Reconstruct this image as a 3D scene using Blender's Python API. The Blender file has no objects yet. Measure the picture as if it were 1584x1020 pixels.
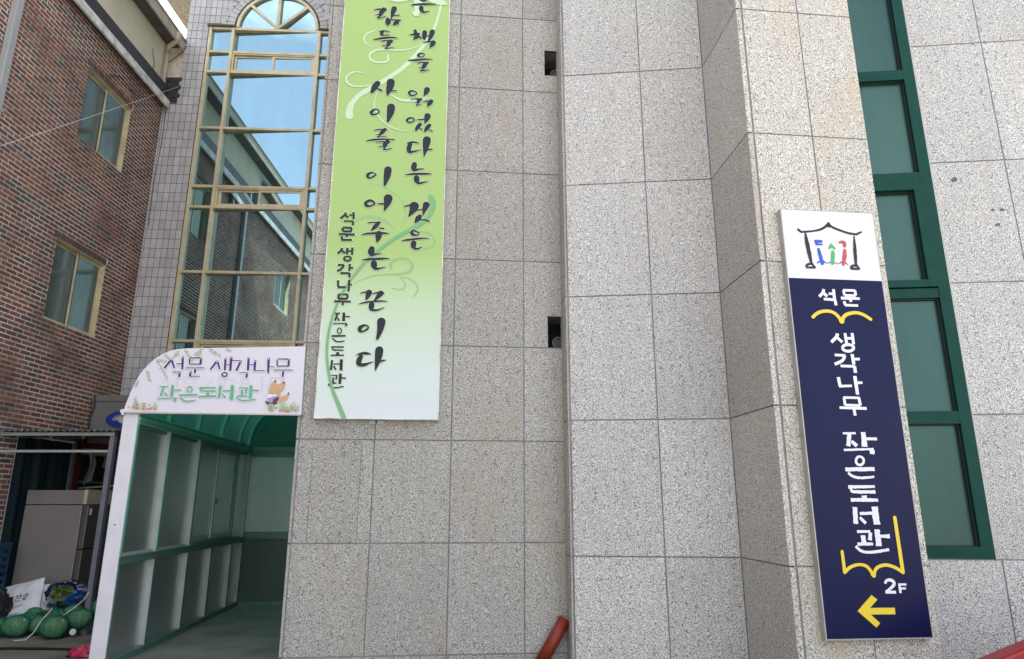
import bpy, math, random
from mathutils import Vector, Matrix, noise
random.seed(7)
SC = bpy.context.scene
COL = SC.collection
R = math.radians

# ---------------------------------------------------------------- camera
EYE = 1.25
TILT, ROLL, FPX, CXP, CYP = R(14.47), R(0.06), 1047.0, 792.0, 510.0
cam_d = bpy.data.cameras.new('camera')
cam = bpy.data.objects.new('camera', cam_d); COL.objects.link(cam)
cF = Vector((0, math.cos(TILT), math.sin(TILT)))
U0 = Vector((0, -math.sin(TILT), math.cos(TILT))); R0 = Vector((1, 0, 0))
cR = R0*math.cos(ROLL) + U0*math.sin(ROLL); cU = U0*math.cos(ROLL) - R0*math.sin(ROLL)
m3 = Matrix((cR, cU, -cF)).transposed()
cam.matrix_world = Matrix.Translation((0, 0, EYE)) @ m3.to_4x4()
cam_d.sensor_width = 36; cam_d.lens = FPX/1584*36
cam_d.clip_start = 0.05; cam_d.clip_end = 2000
SC.camera = cam

# ---------------------------------------------------------------- sky, sun, exposure
SUN_EL, SUN_AZ = R(56), R(18)          # the sun stands behind the buildings, azimuth from +Y towards +X
w = bpy.data.worlds.new('World'); SC.world = w; w.use_nodes = True
nt = w.node_tree; N = nt.nodes; L = nt.links; N.clear()
out = N.new('ShaderNodeOutputWorld'); bg = N.new('ShaderNodeBackground'); bg.inputs[1].default_value = 0.12
sky = N.new('ShaderNodeTexSky'); sky.sky_type = 'NISHITA'; sky.sun_disc = False
sky.sun_elevation = SUN_EL; sky.sun_rotation = SUN_AZ; sky.air_density = 1.0; sky.dust_density = 1.6; sky.ozone_density = 1.0
tc = N.new('ShaderNodeTexCoord'); mp = N.new('ShaderNodeMapping'); mp.inputs['Scale'].default_value = (1.0, 1.0, 2.2); mp.inputs['Location'].default_value = (0.35, 0.1, 0.0)
nz = N.new('ShaderNodeTexNoise'); nz.inputs['Scale'].default_value = 2.3; nz.inputs['Detail'].default_value = 9; nz.inputs['Roughness'].default_value = 0.58
cr = N.new('ShaderNodeValToRGB'); cr.color_ramp.elements[0].position = 0.47; cr.color_ramp.elements[1].position = 0.68
cr.color_ramp.elements[0].color = (0.16, 0.16, 0.16, 1); cr.color_ramp.elements[1].color = (0.92, 0.92, 0.92, 1)
mx = N.new('ShaderNodeMixRGB'); mx.inputs[2].default_value = (9.5, 8.9, 8.2, 1)
L.new(tc.outputs['Generated'], mp.inputs[0]); L.new(mp.outputs[0], nz.inputs[0]); L.new(nz.outputs[0], cr.inputs[0])
L.new(cr.outputs[0], mx.inputs[0]); L.new(sky.outputs[0], mx.inputs[1]); L.new(mx.outputs[0], bg.inputs[0]); L.new(bg.outputs[0], out.inputs[0])
sd = bpy.data.lights.new('sun', 'SUN'); sd.energy = 3.4; sd.angle = R(0.55); sd.color = (1.0, 0.955, 0.88)
so = bpy.data.objects.new('sun', sd); COL.objects.link(so); so.location = (3, 10, 30)
sdir = Vector((math.sin(SUN_AZ)*math.cos(SUN_EL), math.cos(SUN_AZ)*math.cos(SUN_EL), math.sin(SUN_EL)))
so.rotation_euler = (-sdir).to_track_quat('-Z', 'Y').to_euler()
SC.view_settings.view_transform = 'Standard'; SC.view_settings.look = 'None'
SC.view_settings.gamma = 1.0; SC.view_settings.use_curve_mapping = False
SC.view_settings.exposure = 1.72

# ---------------------------------------------------------------- materials
def newmat(name):
    m = bpy.data.materials.new(name); m.use_nodes = True
    n = m.node_tree.nodes; l = m.node_tree.links
    return m, n, l, n['Principled BSDF']
def ramp(n, stops):
    r = n.new('ShaderNodeValToRGB'); e = r.color_ramp.elements
    while len(e) < len(stops): e.new(0.5)
    for i, (p, c) in enumerate(stops):
        e[i].position = p; e[i].color = (*c, 1) if len(c) == 3 else c
    return r
def pos(n): return n.new('ShaderNodeNewGeometry').outputs['Position']
def nse(n, l, vec, scale, detail=4, rough=0.55, stretch=None):
    t = n.new('ShaderNodeTexNoise'); t.inputs['Scale'].default_value = scale; t.inputs['Detail'].default_value = detail; t.inputs['Roughness'].default_value = rough
    if stretch:
        mm = n.new('ShaderNodeMapping'); mm.inputs['Scale'].default_value = stretch; l.new(vec, mm.inputs[0]); vec = mm.outputs[0]
    l.new(vec, t.inputs['Vector']); return t.outputs[0]
def mixc(n, l, fac, a, b, mode='MIX'):
    m = n.new('ShaderNodeMixRGB'); m.blend_type = mode
    for i, v in ((0, fac), (1, a), (2, b)):
        if isinstance(v, (int, float)): m.inputs[i].default_value = v
        elif isinstance(v, tuple): m.inputs[i].default_value = (*v, 1)
        else: l.new(v, m.inputs[i])
    return m.outputs[0]
def mrange(n, l, v, a, b, c, d):
    r = n.new('ShaderNodeMapRange'); l.new(v, r.inputs[0])
    for i, x in enumerate((a, b, c, d)): r.inputs[i+1].default_value = x
    return r.outputs[0]
def bump(n, l, b, h, s, dist=0.01):
    k = n.new('ShaderNodeBump'); k.inputs['Strength'].default_value = s; k.inputs['Distance'].default_value = dist
    l.new(h, k.inputs['Height']); l.new(k.outputs[0], b.inputs['Normal'])
def plain(name, c, rough=0.6, metal=0.0, dirt=0.12, scale=6.0, bmp=0.0, dirtc=None, alpha=None, spec=0.5):
    m, n, l, b = newmat(name); p = pos(n)
    f = nse(n, l, p, scale, 6)
    dc = dirtc or tuple(x*0.55 for x in c)
    fac = mrange(n, l, f, 0.42, 0.72, 0.0, min(1, dirt*3))
    l.new(mixc(n, l, fac, c, dc), b.inputs['Base Color'])
    b.inputs['Roughness'].default_value = rough; b.inputs['Metallic'].default_value = metal
    if bmp: bump(n, l, b, nse(n, l, p, scale*8, 4), bmp)
    b.inputs['Specular IOR Level'].default_value = spec
    if alpha is not None: b.inputs['Alpha'].default_value = alpha
    return m
def granite(name, tint, lo, stain=0.35, seed=0.0):
    m, n, l, b = newmat(name); p = pos(n)
    mm = n.new('ShaderNodeMapping'); mm.inputs['Location'].default_value = (seed, seed, seed); l.new(p, mm.inputs[0]); q = mm.outputs[0]
    s1 = nse(n, l, q, 118, 3, 0.6)
    c1 = ramp(n, [(0.385, tuple(x*lo for x in tint)), (0.455, tuple(x*0.74 for x in tint)), (0.53, tint), (0.63, tuple(min(0.92, x*1.34) for x in tint))]); l.new(s1, c1.inputs[0])
    v = n.new('ShaderNodeTexVoronoi'); v.inputs['Scale'].default_value = 150; l.new(q, v.inputs['Vector'])
    bl = mrange(n, l, v.outputs['Distance'], 0.10, 0.26, 0.5, 0.0)
    c2 = mixc(n, l, bl, c1.outputs[0], tuple(x*0.40 for x in tint))
    big = nse(n, l, q, 1.1, 5, 0.6)
    c3 = mixc(n, l, mrange(n, l, big, 0.45, 0.75, 0.0, 0.22), c2, tuple(x*0.6 for x in tint))
    rust = nse(n, l, q, 1.7, 6, 0.65, (1.6, 1.6, 0.55))
    rf = mrange(n, l, rust, 0.53, 0.70, 0.0, stain)
    c4 = mixc(n, l, rf, c3, (tint[0]*0.84, tint[1]*0.70, tint[2]*0.54))
    oi = n.new('ShaderNodeObjectInfo')
    rr = mrange(n, l, oi.outputs['Random'], 0, 1, 0.90, 1.05)
    dr = nse(n, l, q, 3.2, 6, 0.7, (3.5, 3.5, 0.22)); c4 = mixc(n, l, mrange(n, l, dr, 0.54, 0.74, 0.0, 0.30), c4, tuple(x*0.55 for x in tint))
    sp2 = n.new('ShaderNodeTexVoronoi'); sp2.inputs['Scale'].default_value = 2.6; l.new(q, sp2.inputs['Vector'])
    c4 = mixc(n, l, mrange(n, l, sp2.outputs['Distance'], 0.012, 0.03, 0.8, 0.0), c4, (0.05, 0.045, 0.04))
    c5 = mixc(n, l, 1.0, c4, rr, 'MULTIPLY')
    l.new(c5, b.inputs['Base Color']); b.inputs['Roughness'].default_value = 0.72
    b.inputs['Specular IOR Level'].default_value = 0.3
    bump(n, l, b, s1, 0.30, 0.004)
    return m
M = {}
M['granA'] = granite('granite_warm', (0.475, 0.458, 0.415), 0.22, 0.45, 3.0)
M['granS'] = granite('granite_side_shaded', (0.55, 0.53, 0.485), 0.18, 0.40, 37.0)  # side stone darkened in its colour for the light the house blocks
M['granB'] = granite('granite_pale', (0.635, 0.62, 0.59), 0.18, 0.10, 11.0)
M['granC'] = granite('granite_cream', (0.665, 0.625, 0.55), 0.13, 0.50, 23.0)
M['grout'] = plain('joint_mortar', (0.27, 0.265, 0.27), 0.85, dirt=0.3, scale=5)
M['grout_tile'] = plain('tile_joint', (0.115, 0.105, 0.10), 0.9, scale=9, dirt=0.3)
def tile_mat():
    m, n, l, b = newmat('wall_tile'); p = pos(n)
    s = nse(n, l, p, 140, 3); c = ramp(n, [(0.36, (0.35, 0.33, 0.325)), (0.52, (0.53, 0.505, 0.50)), (0.66, (0.63, 0.60, 0.60))]); l.new(s, c.inputs[0])
    d = nse(n, l, p, 1.6, 6, 0.65, (1.5, 1.5, 0.6))
    c2 = mixc(n, l, mrange(n, l, d, 0.45, 0.75, 0, 0.5), c.outputs[0], (0.33, 0.30, 0.275))
    oi = n.new('ShaderNodeObjectInfo'); r = mrange(n, l, oi.outputs['Random'], 0, 1, 0.88, 1.08)
    l.new(mixc(n, l, 1.0, c2, r, 'MULTIPLY'), b.inputs['Base Color']); b.inputs['Roughness'].default_value = 0.45
    return m
M['tile'] = tile_mat()
def brick_mat(i, c):
    m, n, l, b = newmat('brick_tone'); p = pos(n)
    s = nse(n, l, p, 55, 5, 0.7)
    c1 = mixc(n, l, mrange(n, l, s, 0.35, 0.7, 0, 0.75), c, tuple(x*0.5 for x in c))
    d = nse(n, l, p, 1.3, 6, 0.7, (1, 1.2, 0.8))
    c2 = mixc(n, l, mrange(n, l, d, 0.50, 0.66, 0, 0.72), c1, (0.115, 0.088, 0.070))
    l.new(c2, b.inputs['Base Color']); b.inputs['Roughness'].default_value = 0.88
    b.inputs['Specular IOR Level'].default_value = 0.25
    bump(n, l, b, s, 0.35, 0.004)
    return m
BR = [brick_mat(i, c) for i, c in enumerate([(0.33, 0.135, 0.095), (0.245, 0.105, 0.08), (0.34, 0.16, 0.115), (0.19, 0.095, 0.078), (0.135, 0.112, 0.112), (0.29, 0.19, 0.15)])]
M['mortar'] = plain('brick_mortar', (0.72, 0.68, 0.59), 0.92, scale=1.5, dirt=0.30, dirtc=(0.19, 0.155, 0.125), bmp=0.3)
M['steel_dark'] = plain('brass_shadow', (0.09, 0.085, 0.07), 0.5, dirt=0.2)
M['brass'] = plain('anodised_gold_aluminium', (0.66, 0.56, 0.35), 0.38, 0.2, 0.15, 5, dirtc=(0.28, 0.22, 0.12))
M['gasket'] = plain('black_gasket', (0.02, 0.02, 0.02), 0.6)
def glass(name, gl, base, fac, rough=0.015, dust=0.15, vary=False):
    m, n, l, b = newmat(name); n.remove(b); o = n['Material Output']; p = pos(n)
    g = n.new('ShaderNodeBsdfGlossy'); g.inputs[0].default_value = (*gl, 1); g.inputs['Roughness'].default_value = rough
    d = n.new('ShaderNodeBsdfDiffuse'); f = nse(n, l, p, 1.8, 7, 0.65, (1.3, 1.3, 0.45))
    dc = mixc(n, l, mrange(n, l, f, 0.42, 0.78, 0, 1), base, tuple(min(1, x*1.6+dust) for x in base))
    if vary:
        oi = n.new('ShaderNodeObjectInfo'); dc = mixc(n, l, 1.0, dc, mrange(n, l, oi.outputs['Random'], 0, 1, 0.6, 1.8), 'MULTIPLY')
    l.new(dc, d.inputs[0])
    f2 = mrange(n, l, f, 0.38, 0.78, fac, fac*0.82)
    x = n.new('ShaderNodeMixShader'); l.new(f2, x.inputs[0]); l.new(d.outputs[0], x.inputs[1]); l.new(g.outputs[0], x.inputs[2]); l.new(x.outputs[0], o.inputs[0])
    return m
M['mirror_glass'] = glass('blue_mirror_glass', (0.62, 0.92, 0.98), (0.006, 0.018, 0.020), 0.60, 0.012, 0.05)
M['house_glass'] = glass('dusty_window_glass', (0.80, 0.92, 0.88), (0.10, 0.125, 0.112), 0.10, 0.06, 0.05)
M['teal_glass'] = glass('frosted_teal_glass', (0.5, 0.8, 0.74), (0.017, 0.050, 0.044), 0.075, 0.22, 0.012, True)
M['green_frame'] = plain('dark_green_frame', (0.003, 0.052, 0.038), 0.4, dirt=0.12, dirtc=(0.014, 0.075, 0.058), spec=0.15)
M['white_alu'] = plain('white_aluminium', (0.72, 0.71, 0.75), 0.4, dirt=0.08)
M['alu'] = plain('aluminium_profile', (0.42, 0.45, 0.42), 0.42, 0.15, dirt=0.12)
M['alu_plain'] = plain('pale_grey_aluminium', (0.44, 0.45, 0.45), 0.45, 0.1, dirt=0.05)
M['alu_green_lit'] = plain('lit_green_aluminium', (0.13, 0.42, 0.31), 0.32, 0.1, dirt=0.12)  # green profile; light through the green roof is put into its colour
M['alu_green'] = plain('green_aluminium_profile', (0.095, 0.19, 0.15), 0.38, 0.1, dirt=0.12)
def frosted(name, c, tr, t=0.45, rough=0.4, clear=None):
    m, n, l, b = newmat(name); n.remove(b); o = n['Material Output']; p = pos(n)
    f = nse(n, l, p, 2.0, 6, 0.6, (2, 2, 0.5)); cc = mixc(n, l, mrange(n, l, f, 0.35, 0.75, 0, 0.5), c, tuple(x*0.6 for x in c))
    d = n.new('ShaderNodeBsdfDiffuse'); l.new(cc, d.inputs[0])
    tl = n.new('ShaderNodeBsdfTranslucent'); tl.inputs[0].default_value = (*tr, 1)
    x = n.new('ShaderNodeMixShader'); x.inputs[0].default_value = t; l.new(d.outputs[0], x.inputs[1]); l.new(tl.outputs[0], x.inputs[2])
    if clear:
        tp = n.new('ShaderNodeBsdfTransparent'); tp.inputs[0].default_value = (*clear, 1); x2 = n.new('ShaderNodeMixShader'); x2.inputs[0].default_value = 0.55
        l.new(x.outputs[0], x2.inputs[1]); l.new(tp.outputs[0], x2.inputs[2]); x = x2
    g = n.new('ShaderNodeBsdfGlossy'); g.inputs['Roughness'].default_value = rough
    fr = n.new('ShaderNodeFresnel'); y = n.new('ShaderNodeMixShader'); l.new(fr.outputs[0], y.inputs[0]); l.new(x.outputs[0], y.inputs[1]); l.new(g.outputs[0], y.inputs[2]); l.new(y.outputs[0], o.inputs[0])
    return m
M['frost'] = frosted('frosted_panel', (0.27, 0.34, 0.28), (0.60, 0.74, 0.60), 0.62)
M['frost_white'] = frosted('white_frosted_panel', (0.90, 0.88, 0.82), (0.85, 0.85, 0.8), 0.35)
M['frost_low'] = frosted('green_lower_panel', (0.13, 0.185, 0.15), (0.24, 0.34, 0.27), 0.4)
M['roof_green'] = frosted('green_translucent_sheet', (0.0, 0.16, 0.12), (0.10, 0.85, 0.68), 0.85, 0.25, (0.30, 0.92, 0.74))
M['beige'] = plain('beige_painted_wall', (0.72, 0.66, 0.50), 0.8, dirt=0.10, scale=3, dirtc=(0.42, 0.37, 0.28))
M['beige_trim'] = plain('beige_metal_trim', (0.55, 0.49, 0.38), 0.5, dirt=0.18, scale=6, dirtc=(0.28, 0.23, 0.17))
M['rusty_beige'] = plain('rust_spotted_panel', (0.72, 0.63, 0.53), 0.7, dirt=0.3, scale=13, dirtc=(0.48, 0.37, 0.28))
M['white_metal'] = plain('weathered_white_metal', (0.86, 0.85, 0.80), 0.5, dirt=0.24, scale=7, dirtc=(0.30, 0.27, 0.23))
M['dark_tile'] = plain('dark_roof_skirt', (0.045, 0.042, 0.05), 0.5, dirt=0.2)
M['soffit'] = plain('dark_soffit', (0.12, 0.105, 0.095), 0.8, dirt=0.3)
M['concrete'] = plain('grey_concrete', (0.20, 0.195, 0.185), 0.9, dirt=0.3, scale=2.5, bmp=0.2)
M['street'] = plain('pale_street_concrete', (0.36, 0.335, 0.30), 0.9, dirt=0.15, scale=0.8)
M['ground'] = plain('trodden_concrete_ground', (0.20, 0.185, 0.15), 0.92, dirt=0.35, scale=1.8, bmp=0.3, dirtc=(0.085, 0.08, 0.055))
M['walk_floor'] = plain('dark_walkway_floor', (0.24, 0.225, 0.195), 0.6, dirt=0.3, scale=2.4)
M['grey_post'] = plain('grey_steel', (0.20, 0.225, 0.26), 0.5, 0.2)
M['fridge'] = plain('brushed_grey_steel', (0.27, 0.245, 0.235), 0.5, 0.25, dirt=0.12, scale=2)
M['fridge_dark'] = plain('dark_fridge_door', (0.12, 0.11, 0.105), 0.35, 0.2)
M['cream'] = plain('cream_plastic', (0.52, 0.47, 0.36), 0.5)
M['tarp'] = plain('dark_teal_tarpaulin', (0.006, 0.022, 0.024), 0.7, dirt=0.5, scale=1.5, dirtc=(0.004, 0.015, 0.036))
M['red_frame'] = plain('dark_red_paint', (0.16, 0.015, 0.012), 0.5)
M['dark_glass'] = glass('dark_glass', (0.8, 0.9, 0.9), (0.012, 0.017, 0.015), 0.12, 0.03, 0.01)
M['cloth'] = plain('grubby_white_cloth', (0.42, 0.43, 0.38), 0.9, dirt=0.3, scale=9)
M['roof_sheet'] = plain('mossy_corrugated_sheet', (0.12, 0.16, 0.125), 0.6, dirt=0.4, scale=5, dirtc=(0.30, 0.29, 0.24))
M['cabbage'] = plain('cabbage_leaf', (0.33, 0.50, 0.20), 0.5, dirt=0.35, scale=14, bmp=0.3, dirtc=(0.45, 0.60, 0.33))
M['green_leaf'] = plain('dark_green_leaves', (0.07, 0.12, 0.025), 0.6, dirt=0.5, scale=25, dirtc=(0.17, 0.19, 0.06))
M['dry_leaf'] = plain('dry_leaf_brown', (0.18, 0.11, 0.04), 0.8)
M['stem'] = plain('pale_stem', (0.33, 0.34, 0.14), 0.6)
M['net_line'] = plain('green_net_cord', (0.01, 0.14, 0.085), 0.5)
M['black'] = plain('black_rubber', (0.012, 0.012, 0.014), 0.5)
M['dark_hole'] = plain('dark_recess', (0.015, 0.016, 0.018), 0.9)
M['vent_grey'] = plain('grey_vent', (0.11, 0.115, 0.115), 0.5)
M['red_pole'] = plain('red_plastic_pipe', (0.23, 0.022, 0.006), 0.5, dirt=0.35, scale=9)
M['red'] = plain('red_vinyl', (0.34, 0.006, 0.012), 0.4)
M['magenta'] = plain('magenta_plastic', (0.50, 0.008, 0.06), 0.35, dirt=0.15, scale=12, dirtc=(0.75, 0.35, 0.45))
M['blue_sign'] = plain('navy_vinyl', (0.0055, 0.008, 0.055), 0.30, dirt=0.10, spec=0.18)
M['white_print'] = plain('white_vinyl', (0.80, 0.80, 0.83), 0.5, dirt=0.02)
M['yellow_print'] = plain('yellow_vinyl', (0.83, 0.62, 0.03), 0.4, dirt=0.02)
M['ink'] = plain('dark_ink', (0.013, 0.019, 0.029), 0.7, dirt=0.02)
M['ink_black'] = plain('charcoal_ink', (0.022, 0.022, 0.026), 0.7, dirt=0.1, scale=60)
M['blue_print'] = plain('blue_print', (0.02, 0.10, 0.50), 0.45, dirt=0.02)
M['green_print'] = plain('green_print', (0.09, 0.42, 0.14), 0.45, dirt=0.02)
M['red_print'] = plain('red_print', (0.55, 0.07, 0.09), 0.45, dirt=0.02)
M['cream_print'] = plain('pale_outline_print', (0.66, 0.78, 0.50), 0.5, dirt=0.02)
M['swash_white'] = plain('pale_swash_print', (0.60, 0.74, 0.50), 0.5, dirt=0.02)
M['swash_green'] = plain('green_swash_print', (0.20, 0.45, 0.20), 0.5, dirt=0.02)
M['swash_pale'] = plain('light_green_swash_print', (0.30, 0.52, 0.20), 0.5, dirt=0.02)
M['purple'] = plain('purple_print', (0.070, 0.018, 0.19), 0.6, dirt=0.02)
M['teal_print'] = plain('sea_green_print', (0.13, 0.42, 0.25), 0.45, dirt=0.02)
M['lilac_board'] = plain('lilac_white_board', (0.73, 0.70, 0.77), 0.5, dirt=0.04, scale=4, dirtc=(0.66, 0.64, 0.70))
M['ghost'] = plain('faded_print', (0.66, 0.64, 0.73), 0.45, dirt=0.02)
M['tan'] = plain('tan_print', (0.62, 0.38, 0.20), 0.5, dirt=0.02)
M['plum'] = plain('plum_print', (0.10, 0.025, 0.05), 0.5, dirt=0.02)
M['lilac'] = plain('lilac_print', (0.40, 0.28, 0.68), 0.5, dirt=0.02)
M['sprig'] = plain('leaf_print', (0.36, 0.52, 0.25), 0.5, dirt=0.3, scale=30, dirtc=(0.50, 0.64, 0.38))
M['coral'] = plain('coral_print', (0.72, 0.27, 0.18), 0.5, dirt=0.02)
M['edge_metal'] = plain('sign_edge_metal', (0.45, 0.44, 0.40), 0.4, 0.3)
M['oval_blue'] = plain('blue_oval_print', (0.005, 0.03, 0.25), 0.5, dirt=0.05)
M['grey_panel'] = plain('grey_painted_panel', (0.175, 0.17, 0.155), 0.7, dirt=0.2, scale=4)
M['blue_bag'] = frosted('blue_plastic_bag', (0.02, 0.085, 0.36), (0.02, 0.14, 0.6), 0.35, 0.2)
M['net'] = None
M['crate_blue'] = plain('blue_crate_plastic', (0.008, 0.05, 0.12), 0.5)
M['bag_white'] = plain('white_rice_bag', (0.74, 0.74, 0.76), 0.35, dirt=0.08, scale=9, bmp=0.5)
M['lightblue'] = plain('pale_blue_plastic', (0.18, 0.42, 0.72), 0.5)
def banner_mat():
    m, n, l, b = newmat('banner_print'); p = pos(n)
    sp = n.new('ShaderNodeSeparateXYZ'); l.new(p, sp.inputs[0])
    z = mrange(n, l, sp.outputs[2], 1.95, 4.4, 0, 1)
    r = ramp(n, [(0.0, (0.70, 0.76, 0.76)), (0.18, (0.66, 0.75, 0.69)), (0.42, (0.55, 0.69, 0.45)), (0.62, (0.40, 0.57, 0.185)), (1.0, (0.385, 0.56, 0.175))]); l.new(z, r.inputs[0])
    l.new(r.outputs[0], b.inputs['Base Color']); b.inputs['Roughness'].default_value = 0.5
    return m
M['banner'] = banner_mat()
def net_mat():
    m, n, l, b = newmat('green_net'); p = pos(n); o = n['Material Output']
    b.inputs['Base Color'].default_value = (0.0, 0.17, 0.10, 1); b.inputs['Roughness'].default_value = 0.45
    v = n.new('ShaderNodeTexVoronoi'); v.inputs['Scale'].default_value = 130; l.new(p, v.inputs['Vector'])
    f = mrange(n, l, v.outputs['Distance'], 0.25, 0.45, 0.10, 0.62)
    t = n.new('ShaderNodeBsdfTransparent'); x = n.new('ShaderNodeMixShader')
    l.new(f, x.inputs[0]); l.new(t.outputs[0], x.inputs[1]); l.new(b.outputs[0], x.inputs[2]); l.new(x.outputs[0], o.inputs[0])
    # more open towards the eye, as fine netting is
    return m
M['net'] = net_mat()

# ---------------------------------------------------------------- builders
class Frame:
    """A vertical plane: u runs along it, z is up, d comes out of it towards the street."""
    def __init__(s, x, y, az):
        a = R(az); s.o = Vector((x, y, 0)); s.u = Vector((math.sin(a), math.cos(a), 0)); s.n = Vector((s.u.y, -s.u.x, 0)); s.rot = math.pi/2 - a
    def w(s, u, d, z): return s.o + s.u*u + s.n*d + Vector((0, 0, z))
    def shift(s, d):
        f = Frame(0, 0, 0); f.o = s.o + s.n*d; f.u = s.u; f.n = s.n; f.rot = s.rot; return f
WP = {}
class MB:
    def __init__(s): s.v = []; s.f = []; s.m = []; s.sm = []
    def poly(s, pts, mi=0, smooth=False):
        i = len(s.v); s.v += [Vector(p) for p in pts]; s.f.append(tuple(range(i, i+len(pts)))); s.m.append(mi); s.sm.append(smooth); return s
    def hexa(s, P, mi=0):
        i = len(s.v); s.v += [Vector(p) for p in P]
        for f in ((0, 3, 2, 1), (4, 5, 6, 7), (0, 1, 5, 4), (1, 2, 6, 5), (2, 3, 7, 6), (3, 0, 4, 7)):
            s.f.append(tuple(i+k for k in f)); s.m.append(mi); s.sm.append(False)
        return s
    def box(s, F, u0, u1, d0, d1, z0, z1, mi=0):
        return s.hexa([F.w(u0, d0, z0), F.w(u1, d0, z0), F.w(u1, d1, z0), F.w(u0, d1, z0), F.w(u0, d0, z1), F.w(u1, d0, z1), F.w(u1, d1, z1), F.w(u0, d1, z1)], mi)
    def wbox(s, x0, x1, y0, y1, z0, z1, mi=0):
        return s.hexa([(x0, y0, z0), (x1, y0, z0), (x1, y1, z0), (x0, y1, z0), (x0, y0, z1), (x1, y0, z1), (x1, y1, z1), (x0, y1, z1)], mi)
    def prism(s, F, pts, d0, d1, mi=0, back=True):
        n = len(pts); i = len(s.v)
        s.v += [F.w(u, d1, z) for u, z in pts] + [F.w(u, d0, z) for u, z in pts]
        s.f.append(tuple(range(i, i+n))); s.m.append(mi); s.sm.append(False)
        if back: s.f.append(tuple(range(i+2*n-1, i+n-1, -1))); s.m.append(mi); s.sm.append(False)
        for k in range(n):
            j = (k+1) % n; s.f.append((i+k, i+n+k, i+n+j, i+j)); s.m.append(mi); s.sm.append(False)
        return s
    def tube(s, pts, r, seg=8, mi=0, cap=True):
        pts = [Vector(p) for p in pts]; n = len(pts); rr = r if isinstance(r, (list, tuple)) else [r]*n
        base = len(s.v); prev = None
        for k, p in enumerate(pts):
            t = (pts[min(k+1, n-1)] - pts[max(k-1, 0)]).normalized()
            a = prev if prev and abs(prev.dot(t)) < 0.95 else (Vector((0, 0, 1)) if abs(t.z) < 0.9 else Vector((1, 0, 0)))
            x = (a - t*a.dot(t)).normalized(); y = t.cross(x); prev = x
            for j in range(seg):
                an = 2*math.pi*j/seg; s.v.append(p + x*math.cos(an)*rr[k] + y*math.sin(an)*rr[k])
        for k in range(n-1):
            for j in range(seg):
                a0 = base+k*seg+j; a1 = base+k*seg+(j+1) % seg
                s.f.append((a0, a1, a1+seg, a0+seg)); s.m.append(mi); s.sm.append(True)
        if cap:
            s.f.append(tuple(base+j for j in reversed(range(seg)))); s.m.append(mi); s.sm.append(False)
            s.f.append(tuple(base+(n-1)*seg+j for j in range(seg))); s.m.append(mi); s.sm.append(False)
        return s
    def grid(s, fn, nu, nv, mi=0, smooth=True):
        b = len(s.v)
        for i in range(nu+1):
            for j in range(nv+1): s.v.append(Vector(fn(i/nu, j/nv)))
        for i in range(nu):
            for j in range(nv):
                a = b+i*(nv+1)+j; s.f.append((a, a+nv+1, a+nv+2, a+1)); s.m.append(mi); s.sm.append(smooth)
        return s
    def build(s, name, mats, parent=None, origin=None, bevel=0.0, **kw):
        if not isinstance(mats, (list, tuple)): mats = [mats]
        pw = WP.get(parent.name, Vector((0, 0, 0))) if parent else Vector((0, 0, 0))
        og = Vector(origin) if origin is not None else (pw if parent else Vector((0, 0, 0)))
        me = bpy.data.meshes.new(name); me.from_pydata([v-og for v in s.v], [], s.f)
        for m in mats: me.materials.append(m)
        me.polygons.foreach_set('material_index', s.m); me.polygons.foreach_set('use_smooth', s.sm)
        me.update()
        o = bpy.data.objects.new(name, me); COL.objects.link(o)
        if parent: o.parent = parent
        o.location = og - pw; WP[o.name] = og
        if bevel:
            bv = o.modifiers.new('bevel', 'BEVEL'); bv.width = bevel; bv.segments = 2; bv.limit_method = 'ANGLE'
        for k, v in kw.items(): o[k] = v
        return o
def thing(name, label, cat, loc, group=None):
    o = bpy.data.objects.new(name, None); COL.objects.link(o); o.location = loc; o.empty_display_size = 0.1
    WP[o.name] = Vector(loc); o['label'] = label; o['category'] = cat
    if group: o['group'] = group
    return o
def tag(o, label, cat, group=None):
    o['label'] = label; o['category'] = cat
    if group: o['group'] = group
    return o
def unit_box(mat, name):
    me = bpy.data.meshes.new(name); v = [(x, y, z) for z in (0, 1) for x, y in ((0, 0), (1, 0), (1, 1), (0, 1))]
    me.from_pydata(v, [], [(0, 3, 2, 1), (4, 5, 6, 7), (0, 1, 5, 4), (1, 2, 6, 5), (2, 3, 7, 6), (3, 0, 4, 7)]); me.materials.append(mat); return me
def inst(name, me, F, u0, u1, d0, d1, z0, z1, parent):
    """an individual piece: shared box mesh scaled to its size; box y axis points into the wall"""
    o = bpy.data.objects.new(name, me); COL.objects.link(o); o.parent = parent
    p = F.w(u0, d1, z0) - WP[parent.name]; o.location = p; o.rotation_euler = (0, 0, F.rot); o.scale = (u1-u0, d1-d0, z1-z0)
    return o
def project(p):
    q = Vector(p) - Vector((0, 0, EYE)); w_ = q.dot(cF)
    if w_ <= 0.05: return None
    return CXP + FPX*q.dot(cR)/w_, CYP - FPX*q.dot(cU)/w_, w_
def in_view(p, mg=15):
    q = project(p); return q and -mg < q[0] < 1584+mg and -mg < q[1] < 1020+mg
def qarea(F, u0, u1, z0, z1):
    ps = [project(F.w(u, 0, z)) for u, z in ((u0, z0), (u1, z0), (u1, z1), (u0, z1))]
    if any(p is None for p in ps): return 0
    return abs(sum(ps[i][0]*ps[(i+1) % 4][1]-ps[(i+1) % 4][0]*ps[i][1] for i in range(4)))/2

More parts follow.
